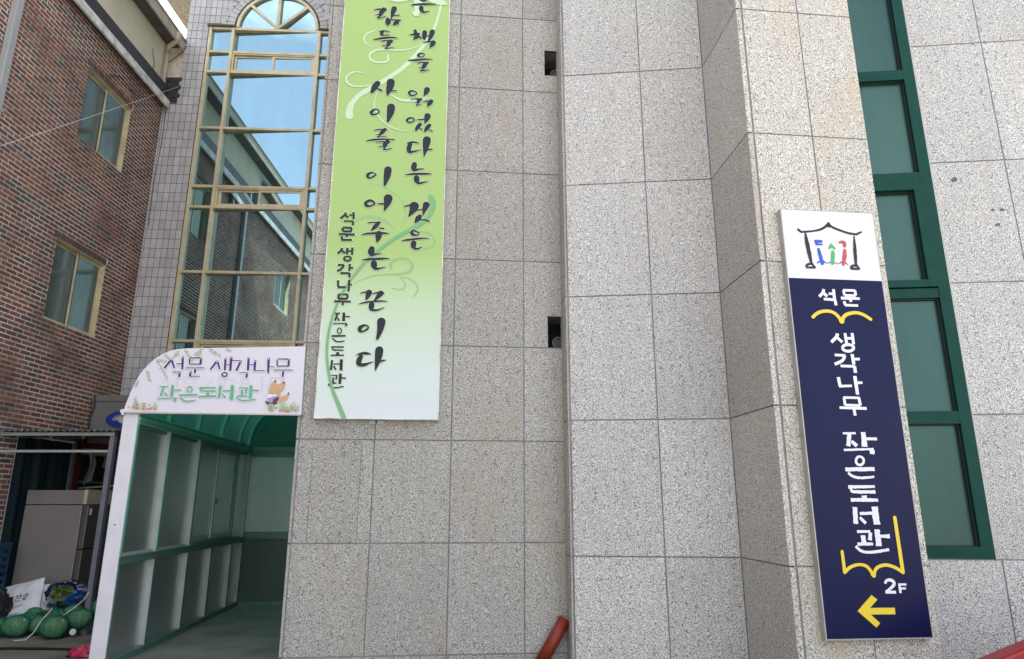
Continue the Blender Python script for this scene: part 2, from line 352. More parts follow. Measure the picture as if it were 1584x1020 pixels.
# flat lettering: strokes of varying width laid on a sign face
def smooth(pts, k=3):
    if len(pts) < 3: return pts
    out = []; n = len(pts); closed = (abs(pts[0][0]-pts[-1][0])+abs(pts[0][1]-pts[-1][1])) < 1e-4
    for i in range(n-1):
        p1, p2 = pts[i], pts[i+1]
        p0 = pts[i-1] if i else (pts[-2] if closed else p1)
        p3 = pts[i+2] if i+2 < n else (pts[1] if closed else p2)
        for j in range(k):
            t = j/k; out.append(tuple(0.5*((2*b)+(-a+c)*t+(2*a-5*b+4*c-d)*t*t+(-a+3*b-3*c+d)*t**3) for a, b, c, d in zip(p0, p1, p2, p3)))
    out.append(pts[-1]); return out
BOLD = 1.0
class Lift:
    def __init__(s, d): s.d = d
    def up(s, k=0.00006): s.d += k; return s.d
def stroke(mb, F, flat, mi, lift, grow=0.0, rough=0.0, cap=True, curve=True):
    pts = [(flat[i]/1000, flat[i+1]/1000, flat[i+2]/1000*BOLD+2*grow) for i in range(0, len(flat), 3)]
    if curve: pts = smooth(pts)
    n = len(pts)
    if n < 2: return
    closed = abs(pts[0][0]-pts[-1][0])+abs(pts[0][1]-pts[-1][1]) < 1e-4 and n > 3
    if rough:
        dense = []
        for i in range(n-1):
            a, b = pts[i], pts[i+1]; k = max(1, int(math.hypot(b[0]-a[0], b[1]-a[1])/0.012))
            for j in range(k): dense.append(tuple(a[q]+(b[q]-a[q])*j/k for q in range(3)))
        dense.append(pts[-1]); pts = dense; n = len(pts)
    Ls, Rs = [], []
    for i, (u, z, wd) in enumerate(pts):
        a = pts[max(0, i-1)]; b = pts[min(n-1, i+1)]
        if closed and i in (0, n-1): a, b = pts[-2], pts[1]
        tx, tz = b[0]-a[0], b[1]-a[1]; ll = math.hypot(tx, tz) or 1; tx /= ll; tz /= ll
        h1 = wd/2*(1+random.uniform(-rough, rough)); h2 = wd/2*(1+random.uniform(-rough, rough))
        Ls.append((u-tz*h1, z+tx*h1)); Rs.append((u+tz*h2, z-tx*h2))
    for i in range(n-1):
        d = lift.up(0.00002)
        mb.poly([F.w(*(Rs[i][0], d, Rs[i][1])), F.w(Rs[i+1][0], d, Rs[i+1][1]), F.w(Ls[i+1][0], d, Ls[i+1][1]), F.w(Ls[i][0], d, Ls[i][1])], mi)
    if cap and not closed:
        for (u, z, wd), (qa, qb) in ((pts[0], (Ls[0], Rs[0])), (pts[-1], (Rs[-1], Ls[-1]))):
            d = lift.up(0.00002); a0 = math.atan2(qa[1]-z, qa[0]-u); r_ = wd/2
            mb.poly([F.w(u+r_*math.cos(a0+math.pi*k/6), d, z+r_*math.sin(a0+math.pi*k/6)) for k in range(7)], mi)
def flatpoly(mb, F, flat, mi, d):
    mb.poly([F.w(flat[i]/1000, d, flat[i+1]/1000) for i in range(0, len(flat), 2)], mi)
def letter(parent, F, strokes, mats, d, outline=0.0, rough=0.0, name='letter', cap=True, curve=True):
    mb = MB(); lf = Lift(d)
    if outline:
        for st in strokes: stroke(mb, F, st, 1, lf, outline, 0, True, curve)
    lf.d = d+0.0022
    for st in strokes: stroke(mb, F, st, 0, lf, 0, rough, cap, curve)
    return mb.build(name, mats, parent)

# ---------------------------------------------------------------- lettering measured off the signs (u, z, width in mm)
SIGN_DATA = {
 'banner': [[[894,6204,19,906,6189,19,929,6186,19,956,6200,16,963,6223,12,927,6243,18,894,6222,20,894,6204,19],[809,6126,9,855,6134,20,954,6148,20,1049,6156,11],[909,6101,37,914,6070,33,941,6051,19,990,6069,7]],[[858,5828,26,863,5793,31],[806,5778,7,852,5783,21,897,5800,15],[893,5795,18,879,5763,39,847,5726,12],[887,5764,13,921,5749,16],[953,5818,37,951,5773,37,952,5734,18],[966,5772,11,996,5777,11],[1028,5828,44,1015,5770,32,997,5728,18],[944,5692,7,983,5710,14,1051,5711,17],[1043,5706,38,1029,5674,35,1006,5644,6]],[[906,5534,18,897,5546,20,913,5567,16,942,5573,12,959,5553,9,936,5529,10,906,5532,15],[808,5483,12,878,5491,20,974,5508,16,1038,5513,6],[888,5460,6,931,5468,12,1002,5473,10],[992,5471,18,969,5448,35,955,5416,30],[911,5407,7,974,5419,12],[963,5413,12,928,5373,12],[928,5373,12,964,5378,12,1014,5396,5]],[[880,5139,9,854,5146,15,825,5127,20,837,5098,17,867,5094,13,899,5119,11,880,5139,11],[997,5168,46,987,5133,36,967,5096,6],[845,5050,6,894,5060,12,952,5060,12],[936,5057,23,918,5037,28,913,5020,16],[887,5014,6,928,5023,11],[921,5018,11,900,4986,9],[900,4986,9,954,5008,5],[966,5034,7,1004,5040,12,1057,5043,12],[1040,5042,34,1023,5014,35,1005,4986,9]],[[880,4844,11,850,4851,15,816,4827,18,825,4805,15,852,4801,12,889,4825,11,876,4845,11],[915,4835,8,945,4835,13,989,4845,12],[1011,4879,50,1002,4839,35,985,4795,8],[943,4786,28,923,4756,32,906,4722,20],[938,4743,8,967,4730,11],[1033,4781,28,1010,4749,34,992,4715,18],[1025,4732,8,1062,4719,11]],[[823,4576,6,860,4588,17,900,4591,16,942,4582,6],[856,4564,34,845,4521,35,853,4491,31,889,4491,18,963,4518,5],[1013,4623,60,1008,4574,53,1000,4509,32,990,4437,4],[1010,4514,12,1046,4524,14,1071,4528,6]],[[905,4360,38,899,4321,41,905,4299,25,939,4308,17,995,4319,6],[822,4247,6,884,4257,17,1004,4266,18,1068,4269,6],[929,4220,42,934,4189,40,951,4166,21,986,4174,15,1039,4190,5]],[[825,3923,9,875,3938,16,945,3941,20],[918,3932,69,905,3886,48,869,3823,7],[932,3889,11,1009,3906,10],[1029,3949,51,1016,3906,35,999,3838,6],[973,3832,32,956,3804,43,931,3765,9],[971,3801,10,1013,3798,11,1058,3787,14]],[[954,3676,13,922,3688,14,902,3666,21,917,3650,24,948,3642,11,974,3663,10,954,3677,12],[818,3586,7,888,3597,17,991,3614,14,1064,3619,6],[927,3564,41,925,3533,36,943,3511,18,974,3514,14,1004,3532,6]],[[441,6037,6,487,6051,14,566,6053,10],[539,6050,40,515,6014,39,504,5987,21],[461,5981,7,528,5997,13],[517,5992,20,481,5945,12],[481,5945,12,515,5952,11,565,5975,5],[641,6070,44,630,6024,36,616,5947,10],[630,5986,12,699,5997,9],[583,5940,31,586,5904,46,583,5867,12],[602,5932,12,651,5938,12,712,5939,11],[692,5935,21,667,5906,38,638,5877,12],[638,5877,11,698,5894,5]],[[504,5789,8,545,5801,15,608,5800,6],[534,5785,30,530,5757,23,562,5752,12,607,5764,7],[458,5696,10,548,5718,21,637,5732,16,690,5729,5],[529,5681,7,572,5692,12,646,5693,10],[624,5689,30,603,5663,33,593,5641,17],[541,5632,7,615,5643,12],[608,5640,12,573,5600,12],[573,5600,12,606,5605,10,657,5621,5]],[[518,5205,44,492,5159,46,469,5107,25],[521,5144,11,547,5136,17,571,5124,9],[645,5227,61,640,5178,55,628,5126,40,617,5077,8],[653,5131,9,686,5134,12,708,5134,6]],[[540,4913,11,511,4921,15,476,4892,24,478,4870,21,503,4863,15,538,4880,12,550,4899,12,533,4919,11],[660,4955,60,655,4887,52,636,4800,20]],[[509,4696,6,554,4708,11,633,4710,9],[611,4708,29,584,4675,32,571,4658,18],[532,4650,6,592,4663,11],[581,4661,17,544,4624,9],[544,4624,9,632,4640,6],[448,4581,8,510,4595,17,616,4606,14,707,4610,8],[532,4569,6,575,4578,10,667,4583,9],[644,4581,34,618,4556,32,616,4536,20],[562,4525,6,640,4541,12],[620,4528,20,610,4499,11],[610,4499,11,649,4502,10,691,4520,6]],[[538,4247,8,510,4253,15,479,4232,24,477,4208,20,502,4198,14,536,4219,14,553,4236,10,531,4252,9],[661,4291,55,655,4221,49,638,4135,20]],[[535,3966,15,504,3968,23,471,3941,22,484,3918,26,514,3914,14,556,3938,14,535,3964,17],[581,3941,8,616,3940,13,651,3947,13],[676,3999,66,668,3944,47,644,3868,6]],[[502,3744,8,541,3753,11,620,3755,8],[600,3751,26,571,3712,31,535,3667,6],[602,3702,8,650,3697,13],[453,3625,6,506,3641,16,642,3651,18,699,3649,7],[608,3643,47,604,3601,40,595,3558,8]],[[553,3496,40,548,3463,47,554,3436,25,584,3442,16,644,3455,5],[471,3386,5,532,3392,18,654,3404,17,718,3407,4],[578,3356,44,583,3329,42,598,3305,23,632,3310,14,688,3327,4]],[[474,3068,6,507,3080,11,571,3080,9],[549,3077,45,539,3043,32,526,3005,6],[583,3068,7,621,3079,13,682,3076,9],[654,3075,40,630,3043,30,600,3003,9],[465,2968,5,526,2986,14,645,3002,13,713,3001,6],[579,2965,39,576,2939,36,586,2918,20,636,2919,13,691,2947,4]],[[554,2770,10,524,2775,16,489,2751,28,490,2725,24,514,2719,13,549,2739,14,561,2760,11,540,2777,10],[671,2813,58,665,2742,43,644,2658,19]],[[473,2506,6,512,2521,16,557,2523,20,596,2516,5],[510,2493,30,496,2454,36,497,2426,28,543,2421,23,617,2450,4],[666,2554,54,663,2505,51,653,2437,32,640,2373,6],[666,2447,12,698,2460,14,723,2466,7]]],
 'small': [[[301,3841,18,292,3816,19,253,3777,18],[296,3815,18,328,3790,18],[330,3816,15,365,3818,13],[369,3848,19,373,3773,18],[285,3756,14,374,3757,14],[371,3757,18,369,3713,18]],[[281,3690,19,361,3692,18],[359,3694,18,360,3656,18],[363,3657,18,283,3653,19],[283,3653,19,281,3690,19],[247,3626,16,395,3626,19],[322,3624,19,324,3597,18],[279,3610,19,280,3570,18],[275,3570,18,373,3574,18]],[[286,3496,19,283,3472,19,250,3435,16],[286,3469,18,319,3443,18],[335,3498,19,334,3429,18],[379,3502,18,380,3427,18],[339,3465,15,377,3467,13],[372,3394,16,369,3384,17,361,3377,16,349,3372,17,336,3372,16,324,3375,16,315,3382,17,311,3391,17,314,3401,15,322,3408,15,334,3413,15,347,3413,16,359,3410,16,368,3403,16,372,3394,16]],[[259,3329,18,318,3331,16],[313,3331,18,299,3298,18,257,3268,18],[365,3343,18,366,3272,16],[369,3305,15,399,3307,14],[286,3253,18,370,3254,18],[370,3256,18,368,3211,16]],[[272,3185,18,275,3123,16],[272,3120,18,343,3122,18],[370,3193,18,369,3081,16],[371,3148,13,398,3147,14]],[[282,3052,18,364,3055,16],[362,3055,18,363,3015,16],[285,3012,18,364,3015,18],[284,3052,18,285,3012,18],[250,2988,18,396,2989,16],[325,2987,16,327,2952,16]],[[259,2878,11,310,2880,11],[287,2878,16,269,2809,16],[288,2840,11,308,2810,13],[341,2888,21,343,2808,23],[349,2851,9,396,2852,10],[253,2783,9,372,2789,8],[369,2786,18,368,2762,16]],[[331,2720,8,330,2709,8,325,2700,9,319,2695,8,311,2695,8,304,2699,9,299,2708,8,296,2719,9,297,2731,8,302,2740,7,308,2745,9,316,2745,8,323,2740,8,328,2731,9,331,2720,8],[248,2671,16,369,2676,13],[259,2652,11,285,2627,11,322,2621,11,362,2631,9]],[[252,2573,12,360,2575,12],[265,2565,10,274,2548,11,359,2546,10],[309,2529,21,312,2506,23],[255,2499,12,365,2502,12]],[[268,2457,16,263,2368,18],[281,2422,9,343,2425,10],[285,2405,12,306,2372,13],[346,2465,23,349,2367,23]],[[265,2324,7,321,2322,10],[317,2322,13,311,2285,11],[286,2305,13,289,2263,15],[265,2255,11,317,2256,11],[346,2339,23,346,2249,21],[350,2302,11,393,2301,12],[266,2246,11,249,2244,8,280,2219,10,328,2217,10,379,2229,11]]],
 'blue': [[[448,2819,21,440,2793,21,406,2758,21],[444,2788,23,470,2762,23],[484,2784,18,523,2785,18],[526,2821,21,525,2749,21],[439,2741,18,536,2737,21],[528,2737,21,531,2694,21]],[[603,2815,19,699,2816,18],[697,2818,19,698,2778,19],[609,2775,19,698,2776,18],[605,2815,19,609,2775,19],[577,2753,21,727,2753,18],[648,2753,21,655,2725,21],[599,2729,21,605,2698,21],[601,2698,18,707,2698,18]],[[514,2477,23,504,2450,23,458,2409,21],[506,2447,19,545,2411,21],[574,2481,21,577,2398,21],[630,2483,21,631,2397,21],[579,2441,18,632,2443,18],[627,2370,20,622,2359,20,608,2350,20,590,2344,20,571,2344,20,554,2348,20,543,2357,20,540,2368,18,546,2379,20,559,2388,20,577,2393,20,596,2394,20,613,2389,20,624,2381,22,627,2370,20]],[[473,2313,18,555,2311,18],[551,2311,21,527,2272,21,464,2243,21],[609,2323,23,613,2244,23],[614,2284,18,664,2287,18],[508,2232,18,621,2230,18],[616,2232,23,617,2182,23]],[[480,2148,23,485,2081,23],[477,2081,18,577,2086,16],[608,2159,25,612,2022,23],[611,2108,19,661,2111,17]],[[501,1999,16,625,1998,16],[619,2001,19,622,1944,21],[504,1945,16,624,1943,16],[505,1999,19,506,1943,19],[461,1925,17,668,1922,19],[570,1921,20,573,1869,20]],[[462,1742,14,560,1743,14],[512,1740,25,492,1651,31],[520,1686,22,558,1654,26],[617,1751,31,615,1648,39],[628,1704,17,716,1705,19],[455,1624,15,681,1633,13],[667,1626,37,663,1597,29]],[[594,1550,16,590,1537,16,580,1527,16,568,1521,17,555,1521,16,544,1526,17,537,1536,17,536,1549,17,540,1562,16,550,1572,16,562,1578,16,575,1578,16,586,1572,17,593,1562,17,594,1550,16],[448,1489,25,667,1493,25],[466,1467,16,499,1441,17,565,1431,16,657,1440,14]],[[455,1369,22,652,1372,17],[477,1358,17,488,1337,19,652,1336,21],[564,1311,35,566,1286,39],[462,1282,23,663,1280,19]],[[486,1233,31,477,1121,31],[516,1189,19,614,1193,19],[513,1163,17,552,1124,22],[631,1236,41,632,1116,45]],[[480,1070,17,577,1070,14],[578,1063,24,564,1013,25],[520,1045,29,520,992,32],[472,988,19,586,988,17],[628,1084,33,626,974,37],[639,1038,16,715,1039,26],[457,975,17,484,949,19,528,935,17,599,937,17,697,951,17]],[[636,731,17,649,750,16,678,754,19,701,739,20,694,718,20,662,695,16,636,678,17],[630,677,17,707,676,17]],[[738,730,16,739,670,16],[732,725,12,789,724,13],[739,699,13,782,699,12]]],
 'yel': [[[338,2598,23,384,2633,23,454,2648,23,515,2631,23,560,2574,25],[560,2574,25,597,2621,25,674,2642,23,736,2629,23,792,2594,23],[560,2577,39,560,2574,39]],[[355,939,20,357,807,22],[357,807,22,404,840,20,469,855,18,524,839,20,560,785,20],[560,785,20,590,832,20,656,851,20,721,835,20,776,803,22],[776,803,24,770,1162,24],[561,789,37,562,785,28]]],
 'logo': {'dark':[[299,3294,14,323,3275,14],[323,3275,13,375,3280,12,417,3287,11,454,3294,12,508,3316,14,553,3354,14],[553,3357,16,552,3336,24],[554,3352,14,586,3323,14,665,3294,13,715,3280,14,766,3274,14],[766,3274,14,811,3295,11],[354,3262,11,358,3197,23,366,3110,24,374,3025,14],[332,3000,13,350,3015,14,383,3016,13],[383,3014,12,399,2990,12],[399,2989,12,337,2987,12],[337,2988,13,332,3000,12],[748,3255,9,740,3135,21,732,3026,15],[692,3004,14,706,3015,13,740,3017,15],[740,3016,13,754,2992,14],[754,2991,13,690,2990,12],[694,3004,18,693,2990,15]],'blue':[[430,3203,25,475,3204,24],[437,3200,29,435,3182,24],[435,3178,17,477,3179,15],[446,3139,23,454,3082,32,462,3024,27],[423,3027,11,450,3044,13],[470,3044,14,497,3028,8]],'green':[[552,3183,14,534,3150,18],[552,3183,16,577,3149,17],[552,3179,20,555,3159,18],[559,3120,30,553,3076,34,544,3027,23],[505,3029,7,533,3038,14],[556,3039,14,590,3025,6]],'red':[[627,3202,22,646,3208,25,663,3199,28],[663,3199,27,660,3173,26],[658,3137,28,648,3080,33,630,3020,20],[594,3028,7,623,3043,14],[646,3041,13,669,3021,6]]},
 'arrow': [528,660,565,630,505,579,683,578,681,537,506,538,564,483,535,456,415,561],
 'purple': [[[222,2441,16,177,2371,15],[222,2441,15,254,2373,13],[268,2406,7,310,2407,7],[313,2464,18,321,2364,15],[247,2335,7,305,2336,7],[303,2333,16,304,2298,16]],[[374,2460,10,466,2461,9],[465,2459,17,465,2412,18],[465,2407,9,381,2406,8],[369,2455,11,374,2408,10],[350,2372,7,498,2375,7],[426,2371,15,427,2336,16],[392,2338,18,391,2306,17],[388,2300,7,470,2302,6]],[[597,2436,17,555,2366,14],[602,2433,16,627,2369,11],[666,2459,18,671,2362,15],[713,2469,20,716,2361,18],[679,2406,6,707,2406,7],[694,2321,11,693,2314,10,687,2308,12,679,2305,11,670,2304,12,662,2307,11,655,2313,12,652,2320,12,654,2328,10,659,2334,10,667,2337,11,676,2337,11,685,2334,11,691,2329,10,694,2321,11]],[[727,2444,7,791,2446,6],[796,2439,17,768,2363,16],[858,2470,17,862,2368,18],[871,2410,6,904,2410,7],[799,2342,6,860,2343,6],[858,2339,16,856,2303,17]],[[915,2443,19,916,2371,17],[916,2359,7,999,2361,7],[1026,2466,20,1033,2349,16],[1040,2396,6,1079,2396,7]],[[1101,2466,9,1197,2466,10],[1198,2462,18,1198,2411,17],[1200,2405,9,1106,2404,9],[1099,2462,12,1103,2407,11],[1080,2368,7,1234,2371,7],[1158,2365,19,1157,2315,15]]],
 'green': [[[161,2208,9,223,2209,9],[188,2205,16,177,2134,16],[199,2160,7,221,2136,15],[261,2215,21,262,2133,22],[275,2179,10,325,2181,13],[155,2107,9,304,2113,8],[297,2108,16,292,2091,19]],[[422,2189,10,422,2179,9,417,2170,10,409,2166,9,400,2166,9,391,2170,11,385,2178,10,382,2188,10,382,2198,11,387,2207,9,395,2211,10,404,2211,10,413,2207,10,419,2199,10,422,2189,10],[324,2138,13,467,2142,15],[335,2119,10,366,2093,11,408,2088,11,460,2098,7]],[[483,2202,14,610,2207,11],[499,2195,12,502,2177,11,610,2177,13],[554,2155,22,556,2137,27],[487,2129,15,616,2133,14]],[[651,2214,21,647,2124,19],[676,2180,12,737,2181,12],[669,2156,9,696,2127,15],[747,2221,25,750,2118,29]],[[807,2209,9,873,2210,9],[867,2206,14,863,2166,18],[831,2185,18,833,2149,18],[800,2137,11,873,2139,12],[903,2224,20,904,2130,27],[909,2187,11,960,2189,13],[794,2126,11,817,2107,12,867,2099,12,946,2113,9]]],
 'fox': [('tan',[1154,2131,1171,2144,1190,2151,1208,2158,1219,2165,1222,2145,1206,2112,1176,2095,1150,2098,1132,2086,1125,2094,1145,2118,1147,2131]),('plum',[1206,2158,1212,2168,1219,2181,1223,2165,1220,2155]),('tan',[1119,2166,1144,2170,1151,2144,1148,2118,1122,2130]),('plum',[1028,2091,1039,2100,1056,2092,1069,2084,1084,2097,1107,2120,1125,2137,1144,2126,1139,2111,1125,2094,1133,2081,1102,2065,1083,2068,1073,2074,1052,2067]),('paper',[1040,2157,1063,2159,1094,2156,1120,2158,1119,2133,1090,2130,1048,2123]),('lilac',[1047,2123,1066,2121,1084,2136,1110,2143,1104,2123,1092,2113,1082,2097,1072,2085,1058,2100]),('tan',[1051,2162,1054,2185,1058,2215,1065,2238,1076,2258,1101,2283,1106,2268,1110,2248,1135,2241,1152,2257,1180,2271,1182,2246,1178,2223,1167,2197,1144,2170,1119,2163,1094,2159,1072,2162]),('plum',[1088,2267,1101,2283,1108,2258]),('plum',[1153,2257,1180,2271,1179,2248])],
 'sww': [[[1108,6318,24,1106,6167,23,1082,6016,25,1050,5890,29,992,5751,36,904,5600,39,788,5436,45,661,5310,44,535,5208,50,419,5120,54,343,5057,46,289,4974,55,268,4893,67,271,4837,76]],[[465,5800,8,395,5765,18,364,5703,19,387,5640,16,454,5614,8],[953,5700,6,862,5637,11,761,5601,15,659,5589,17,557,5591,19,466,5567,24,425,5505,23,462,5448,23,554,5443,20,607,5471,25,600,5537,13],[399,5303,7,308,5320,14,235,5285,19,218,5221,23,267,5167,20,357,5161,15,456,5184,11],[640,5100,8,712,5054,23,783,5036,27,924,5049,25,1003,5078,14],[523,5115,7,497,4976,13,542,4854,17,636,4759,15,737,4715,11,846,4700,5]]],
 'swl': [[588,6161,655,6149,738,6161,820,6198,839,6270,713,6259,631,6207],[839,6270,836,6120,846,6058,910,6046,917,6151,933,6278],[935,6215,1032,6161,1117,6150,1171,6160,1136,6207,1093,6246,1007,6284],[816,6031,830,6057,871,6068,900,6035,880,5999,845,5996]],
 'swg': [[[1066,4034,54,1085,3988,72,1087,3923,59,1059,3844,42,1008,3783,46,933,3722,46,852,3674,42,738,3593,39,637,3507,36,538,3410,33,452,3301,32,379,3189,27,318,3065,27,261,2908,25,227,2742,27,216,2579,27,233,2407,27,278,2227,30,341,2083,42,398,1963,45]]],
 'swp': [[[499,4144,6,607,4123,10,717,4063,12,804,3975,14,845,3860,13,815,3717,7],[386,3756,30,459,3798,30,552,3808,33,635,3786,26,696,3744,16,740,3695,6],[841,3661,6,952,3685,15,1053,3670,21,1114,3615,21,1104,3545,18,1017,3509,10],[403,3153,6,481,3198,8,581,3238,12,684,3254,12,822,3265,21,902,3293,24,923,3349,26,886,3404,21,816,3414,21,747,3386,29,726,3336,24,745,3300,9],[812,3240,5,905,3219,11,971,3160,13,973,3099,11,934,3049,6],[824,3228,5,866,3168,10,840,3119,9,747,3128,6]]],
}

# ================================================================ THE PLACE
FA = Frame(-1.8315, 5.7957, 84.4)
FB = Frame(0.4811, 5.8059, 95.8)
FS = Frame(1.8276, 5.6691, -4.6)
FC = Frame(1.8920, 4.8683, 84.1)
FT = Frame(-3.47, 9.35, 86.8)
FE = Frame(-5.39, 9.243, 0.0)
FW = Frame(-3.472, 9.165, -5.6)
FG = Frame(-3.1291, 5.6685, 84.4)       # front of the walkway and its sign

# ---------------------------------------------------------------- ground
g = MB()
g.grid(lambda a, b: (-200+400*a, -200+400*b, 0.0), 4, 4, smooth=False)
o = g.build('ground', M['ground']); o['kind'] = 'structure'
g = MB(); g.grid(lambda a, b: (-60+120*a, -80+84.2*b, 0.004), 2, 2, smooth=False)  # unseen sheet, added pale and warm to bounce sunlight onto the fronts
o = g.build('street', M['street']); o['kind'] = 'structure'
g = MB(); g.poly([FW.w(-3.6, 0.0, 0.005), FW.w(0.2, 0.0, 0.005)][0:1] + [FW.w(-3.6, 1.42, 0.005), FW.w(0.15, 1.42, 0.005), FW.w(0.15, 0.0, 0.005)])
o = g.build('walkway_floor', M['walk_floor']); o['kind'] = 'structure'

# ---------------------------------------------------------------- granite building
bld = thing('granite_building', 'pale granite clad building with a stepped front, arched stair window and tall green window', 'building', (0.5, 6.0, 0))
core = MB()  # unseen body behind the cladding, added to block the sunlight
fp = [FA.w(0.03, -0.34, 0), FA.w(2.75, -0.34, 0), FB.w(0.35, -0.34, 0), FB.w(1.75, -0.34, 0), FS.w(-0.55, 0.34, 0), FC.w(0.72, -0.34, 0), FB.w(2.2, -0.34, 0), FB.w(7.0, -0.34, 0),
      Vector((10, 20, 0)), Vector((-5.16, 20, 0)), FT.w(-1.70, -0.26, 0), FT.w(1.60, -0.26, 0), FA.w(0.03, -2.4, 0)]
H = 12.5
core.poly([p+Vector((0, 0, H)) for p in fp])
for i in range(len(fp)):
    a, b = fp[i], fp[(i+1) % len(fp)]; core.poly([a, b, b+Vector((0, 0, H)), a+Vector((0, 0, H))])
core.build('core', M['concrete'], bld)

def backing(name, F, u0, u1, z0, z1, holes, d0, d1, mat, parent, side=1):
    us = sorted(set([u0, u1]+[h[0] for h in holes]+[h[1] for h in holes])); zs = sorted(set([z0, z1]+[h[2] for h in holes]+[h[3] for h in holes]))
    us = [u for u in us if u0 <= u <= u1]; zs = [z for z in zs if z0 <= z <= z1]; mb = MB()
    for a, b in zip(us, us[1:]):
        for c, d in zip(zs, zs[1:]):
            if any(h[0] <= (a+b)/2 <= h[1] and h[2] <= (c+d)/2 <= h[3] for h in holes): continue
            mb.box(F, a, b, d0, d1, c, d)
    return mb.build(name, mat, parent, origin=F.w(u0, 0, z0))
J = 0.0115
def panels(wall, F, us, zs, mat, holes=(), d0=-0.028, d1=0.0, skip=None):
    me = unit_box(mat, 'granite_panel')
    for a, b in zip(us, us[1:]):
        for c, d in zip(zs, zs[1:]):
            pa, pb, pc, pd = a+J/2, b-J/2, c+J/2, d-J/2
            if pb-pa < 0.01: continue
            if skip and skip(a, b, c, d): continue
            cut = [h for h in holes if h[0] < pb and h[1] > pa and h[2] < pd and h[3] > pc]
            jd = random.uniform(-0.0012, 0.0012)
            if not cut:
                inst('granite_panel', me, F, pa, pb, d0, d1+jd, pc, pd, wall); continue
            h = cut[0]; mb = MB()
            if h[0] > pa+0.004: mb.box(F, pa, h[0], d0, d1, pc, pd)
            if h[1] < pb-0.004: mb.box(F, h[1], pb, d0, d1, pc, pd)
            ua, ub = max(pa, h[0]), min(pb, h[1])
            if h[2] > pc+0.004: mb.box(F, ua, ub, d0, d1-0.0004, pc, h[2])
            if h[3] < pd-0.004: mb.box(F, ua, ub, d0, d1-0.0004, h[3], pd)
            if mb.v: mb.build('granite_panel', mat, wall, origin=F.w(pa, 0, pc))

# --- recessed bay (behind the banner)
vents = [(2.17, 2.42, 2.632, 2.927), (2.17, 2.42, 5.465, 5.756)]
ZA = [0.0, 0.075, 0.935, 1.784, 2.626, 3.455, 4.36, 5.27, 6.12, 6.98, 7.85]
wa = backing('wall', FA, 0.02, 2.62, 0, 7.9, vents, -0.30, -0.0065, M['grout'], bld)
UA = [0.026, 0.658, 1.312, 1.947, 2.62]
panels(wa, FA, UA, ZA, M['granA'], vents, skip=lambda a, b, c, d: (a < 0.1 and abs(c-0.935) < 0.01))
panels(wa, FA, [-0.006, 0.026], ZA, M['granA'])
J = 0.004
panels(wa, FA, [0.030, 0.145, 0.550, 0.654], [0.939, 1.780], M['granA'])
J = 0.0115
for h in vents:
    v = MB(); F = FA
    u0, u1, z0, z1 = h
    v.poly([F.w(u0, -0.295, z0), F.w(u1, -0.295, z0), F.w(u1, -0.295, z1), F.w(u0, -0.295, z1)])
    for (a, b, c, d) in ((u0, u1, z0-0.02, z0-0.001), (u0, u1, z1+0.001, z1+0.02)): v.box(F, a, b, -0.29, -0.030, c, d)
    for (a, b) in ((u0-0.02, u0-0.001), (u1+0.001, u1+0.02)): v.box(F, a, b, -0.29, -0.030, z0, z1)
    vo = v.build('vent_opening', M['dark_hole'], bld, origin=F.w(u0, 0, z0))
    c = MB(); cu, cz = u0+0.125, z0+0.058
    if z0 < 4: cu = u0+0.105
    ringp = [F.w(cu+0.052*math.cos(t), -0.06, cz+0.052*math.sin(t)) for t in [math.pi*2*k/20 for k in range(21)]]
    c.tube(ringp, 0.007, 6, cap=False)
    ringp = [F.w(cu+0.018*math.cos(t), -0.06, cz+0.018*math.sin(t)) for t in [math.pi*2*k/10 for k in range(11)]]
    c.tube(ringp, 0.006, 6, cap=False)
    for k in range(8):
        t = math.pi*k/4; c.tube([F.w(cu+0.018*math.cos(t), -0.06, cz+0.018*math.sin(t)), F.w(cu+0.05*math.cos(t), -0.06, cz+0.05*math.sin(t))], 0.004, 5)
    c.tube([F.w(cu, -0.08, cz), F.w(cu, -0.25, cz)], 0.045, 16)
    c.build('vent_cap', M['vent_grey'], bld)

# --- pale bay, pilaster side, pilaster front, right-hand bay
ZB = [0.0, 0.84, 1.945, 3.05, 4.142, 5.315, 6.43, 7.5]
wb = backing('wall', FB, 0.0, 1.36, 0, 7.5, [], -0.30, -0.0065, M['grout'], bld)
panels(wb, FB, [0.022, 0.757, 1.352], ZB, M['granB'])
# the narrow return of the pale bay: edge strip of the side cladding, then the side face
panels(wb, FB, [-0.008, 0.019], ZB, M['granA'])
FB2 = Frame(*(FB.w(-0.008, 0, 0).xy), 180-5.0)
rt = MB()
ws = backing('wall', FS, -0.775, 0.0, 0, 7.5, [], 0.0065, 0.30, M['grout'], bld)
me = unit_box(M['granS'], 'granite_panel')
for c, d in zip(ZB, ZB[1:]):
    inst('granite_panel', me, FS, -0.802, -0.006, 0.0, 0.028, c+J/2, d-J/2, ws)
wr = MB(); FR = Frame(*(FB.w(-0.008, 0.0, 0).xy), -5.0)
wrr = backing('wall', FR, 0.0, 0.30, 0, 7.5, [], 0.0065, 0.02, M['grout'], bld)
me2 = unit_box(M['granA'], 'granite_panel')
for c, d in zip(ZB, ZB[1:]): inst('granite_panel', me2, FR, 0.030, 0.26, 0.0, 0.0060, c+J/2, d-J/2, wrr)
wc = backing('wall', FC, 0.032, 1.015, 0, 7.5, [], -0.30, -0.0065, M['grout'], bld)
ZC = ZB
panels(wc, FC, [0.052, 0.545, 1.022], ZC, M['granC'])
panels(wc, FC, [-0.008+J/2, 0.040+J/2], ZC, M['granC'])
